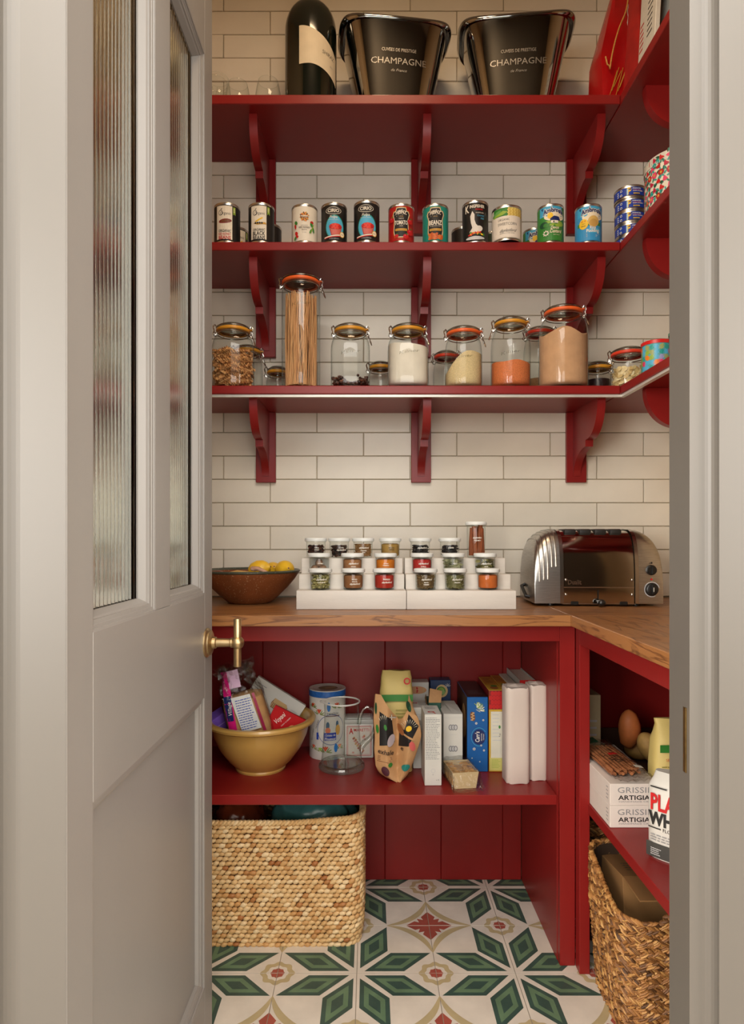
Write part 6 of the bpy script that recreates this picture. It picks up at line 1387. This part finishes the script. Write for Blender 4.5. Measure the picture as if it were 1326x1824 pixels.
mb = MB(); mb.loft([[bw_(t/16, k, 26) for k in range(26)] for t in range(17)], 0, True, cap0=False, cap1=False); mb.build('clear_wrapper', film, e)
A = Art(lambda u, v, o: (u, v, .0315-abs(u)*.15+o)); A.rect(.014, .010, .034, .026, WHT); A.rect(-.012, .095, .010, .108, RED); A.lines(-.02, .045, .02, .085, 4, INK, .3, rot=.4, words=1); A.rect(-.034, .19, .0, .23, DGRN); A.build('printed_labels', e)
e = carton('folded_box', 'long white carton with black script beside the breadsticks', 'box', .6835, 1.592, ZL, .026, .25, .078, carton_w); A, T_, L_ = faces(e, .026, .25, .078); T_.text('dolce', 0, -.05, .012, INK, w=.070, rot=PI/2, shear=.3); T_.text('vita', 0, .055, .012, INK, w=.050, rot=PI/2, shear=.3); T_.build('printed_top', e)
e = thing('vegetable_tray', 'dark brown open tray holding the potatoes', 'tray', (.83, 1.60, ZL))
mb = MB(); w0, d_, h_ = .128, .43, .070
mb.loft([[(-w0, 0, 0), (w0, 0, 0), (w0, d_, 0), (-w0, d_, 0)], [(-w0-.002, -.002, h_), (w0+.002, -.002, h_), (w0+.002, d_+.002, h_), (-w0-.002, d_+.002, h_)], [(-w0+.001, .001, h_), (w0-.001, .001, h_), (w0-.001, d_-.001, h_), (-w0+.001, d_-.001, h_)], [(-w0+.003, .003, .004), (w0-.003, .003, .004), (w0-.003, d_-.003, .004), (-w0+.003, d_-.003, .004)]], 0, False)
mb.build('tray_body', pm('dark_card', S(70, 44, 26), .7), e)
mb = MB(); P_ = [(0, -.054), (.010, -.050), (.024, -.035), (.033, -.008), (.034, .012), (.030, .030), (.022, .044), (.012, .053), (.004, .057), (0, .0575)]
mb.lathe(P_, 26); mb.v = [(x*.92*(1+.22*noise.noise((x*18, y*18, z*26)))+.004*math.sin(z*40), y*.92*(1+.22*noise.noise((x*18, y*18, z*26))), z*1.06) for x, y, z in mb.v]; o = mb.build('sweet_potato', pm('sweet_potato_skin', S(196, 112, 58), .6, var=.14, ns=30, bump=.25, bs=80), None, (at(1121, 1.885), 1.885, zt(1300, 1.885)), (rad(6), rad(-6), 0)); tag(o, 'orange sweet potato standing in the dark tray', 'sweet potato')
def potato(label, x, y, z, r, rot):
    mb = MB(); mb.ellipsoid((0, 0, 0), r, None, 22, 14); mb.v = [tuple(Vector(v)*(1+.13*noise.noise(Vector(v)*24))) for v in mb.v]
    tag(mb.build('potato', pm('potato_skin', S(188, 148, 84), .65, var=.16, ns=50, bump=.3, bs=120), None, (x, y, z), rot), label, 'potato', 'potatoes in the tray')
potato('pale potato leaning in the tray beside the sweet potato', at(1157, 1.82), 1.82, zt(1330, 1.82), (.031, .034, .042), (0, rad(-20), 0)); potato('potato low in the tray behind the yellow flour bag', .86, 1.74, ZL+.040, (.034, .040, .030), (0, 0, .4)); potato('potato at the bottom of the tray under the sweet potato', .80, 1.93, ZL+.036, (.036, .040, .030), (0, 0, 1))
e = paper_bag('flour_bag', 'yellow paper flour bag with green band beside the potato tray', 'bag', (.728, 1.548, ZL), (0, 0, 0), [(0, .050, .032), (.1, .053, .035), (.5, .054, .035), (.78, .052, .033), (.86, .047, .024), (.94, .044, .014), (1, .046, .006)], yellow_paper, h=.236, seed=4)
A = Art(lambda u, v, o: (u, -.0395-o, v)); A.rect(-.050, .165, .050, .183, GRN); A.text('SELF RAISING', -.006, .148, .006, RED, w=.06); A.lines(-.046, .03, .045, .135, 14, pm('olive_print', S(150, 140, 70), .5), .3, words=1); A.build('printed_band', e)
e = paper_bag('flour_bag', 'white and grey bag of plain flour at the near shelf edge', 'bag', (.640, 1.345, ZL), (0, 0, -.80), [(0, .050, .034), (.06, .053, .036), (.5, .054, .037), (.85, .052, .035), (.93, .046, .024), (1, .043, .014)], pm('white_paper', S(204, 200, 192), .55, var=.03, bump=.3, bs=50), h=.176, seed=9, crumple=.002)
A = Art(lambda u, v, o: (u, -.0375+.004*abs(u/.05)**3-o, v)); A.grid(lambda a, b: (-.050+.10*a, .004+.030*b), 6, 2, pm('print_charcoal', S(60, 60, 56), .5)); A.lines(-.040, .008, -.018, .024, 4, LGREY, .4, words=1); A.lines(.008, .008, .034, .026, 4, LGREY, .4, words=1)
A.text('PLAIN', .0, .120, .034, RED, w=.080, bold=.03); A.text('WHITE', .0, .086, .026, INK, w=.090, bold=.05); A.rect(-.045, .064, -.018, .0665, INK); A.rect(.018, .064, .045, .0665, INK); A.text('FLOUR', 0, .0652, .0075, INK, w=.028); A.lines(-.04, .038, .04, .054, 3, GREY, .35, words=1); A.text('FINE', .012, .150, .008, INK, w=.016); A.rect(-.04, .149, -.006, .152, INK); A.build('printed_front', e)
e = carton('storage_carton', 'cream carton standing deep in the side cabinet corner', 'box', .640, 1.86, ZL, .05, .12, .215, pm('carton_cream', S(190, 176, 138), .6))
A, T_, L_ = faces(e, .05, .12, .215); A.lines(-.015, .05, .015, .15, 5, LGREY, .3); A.build('printed_front', e)
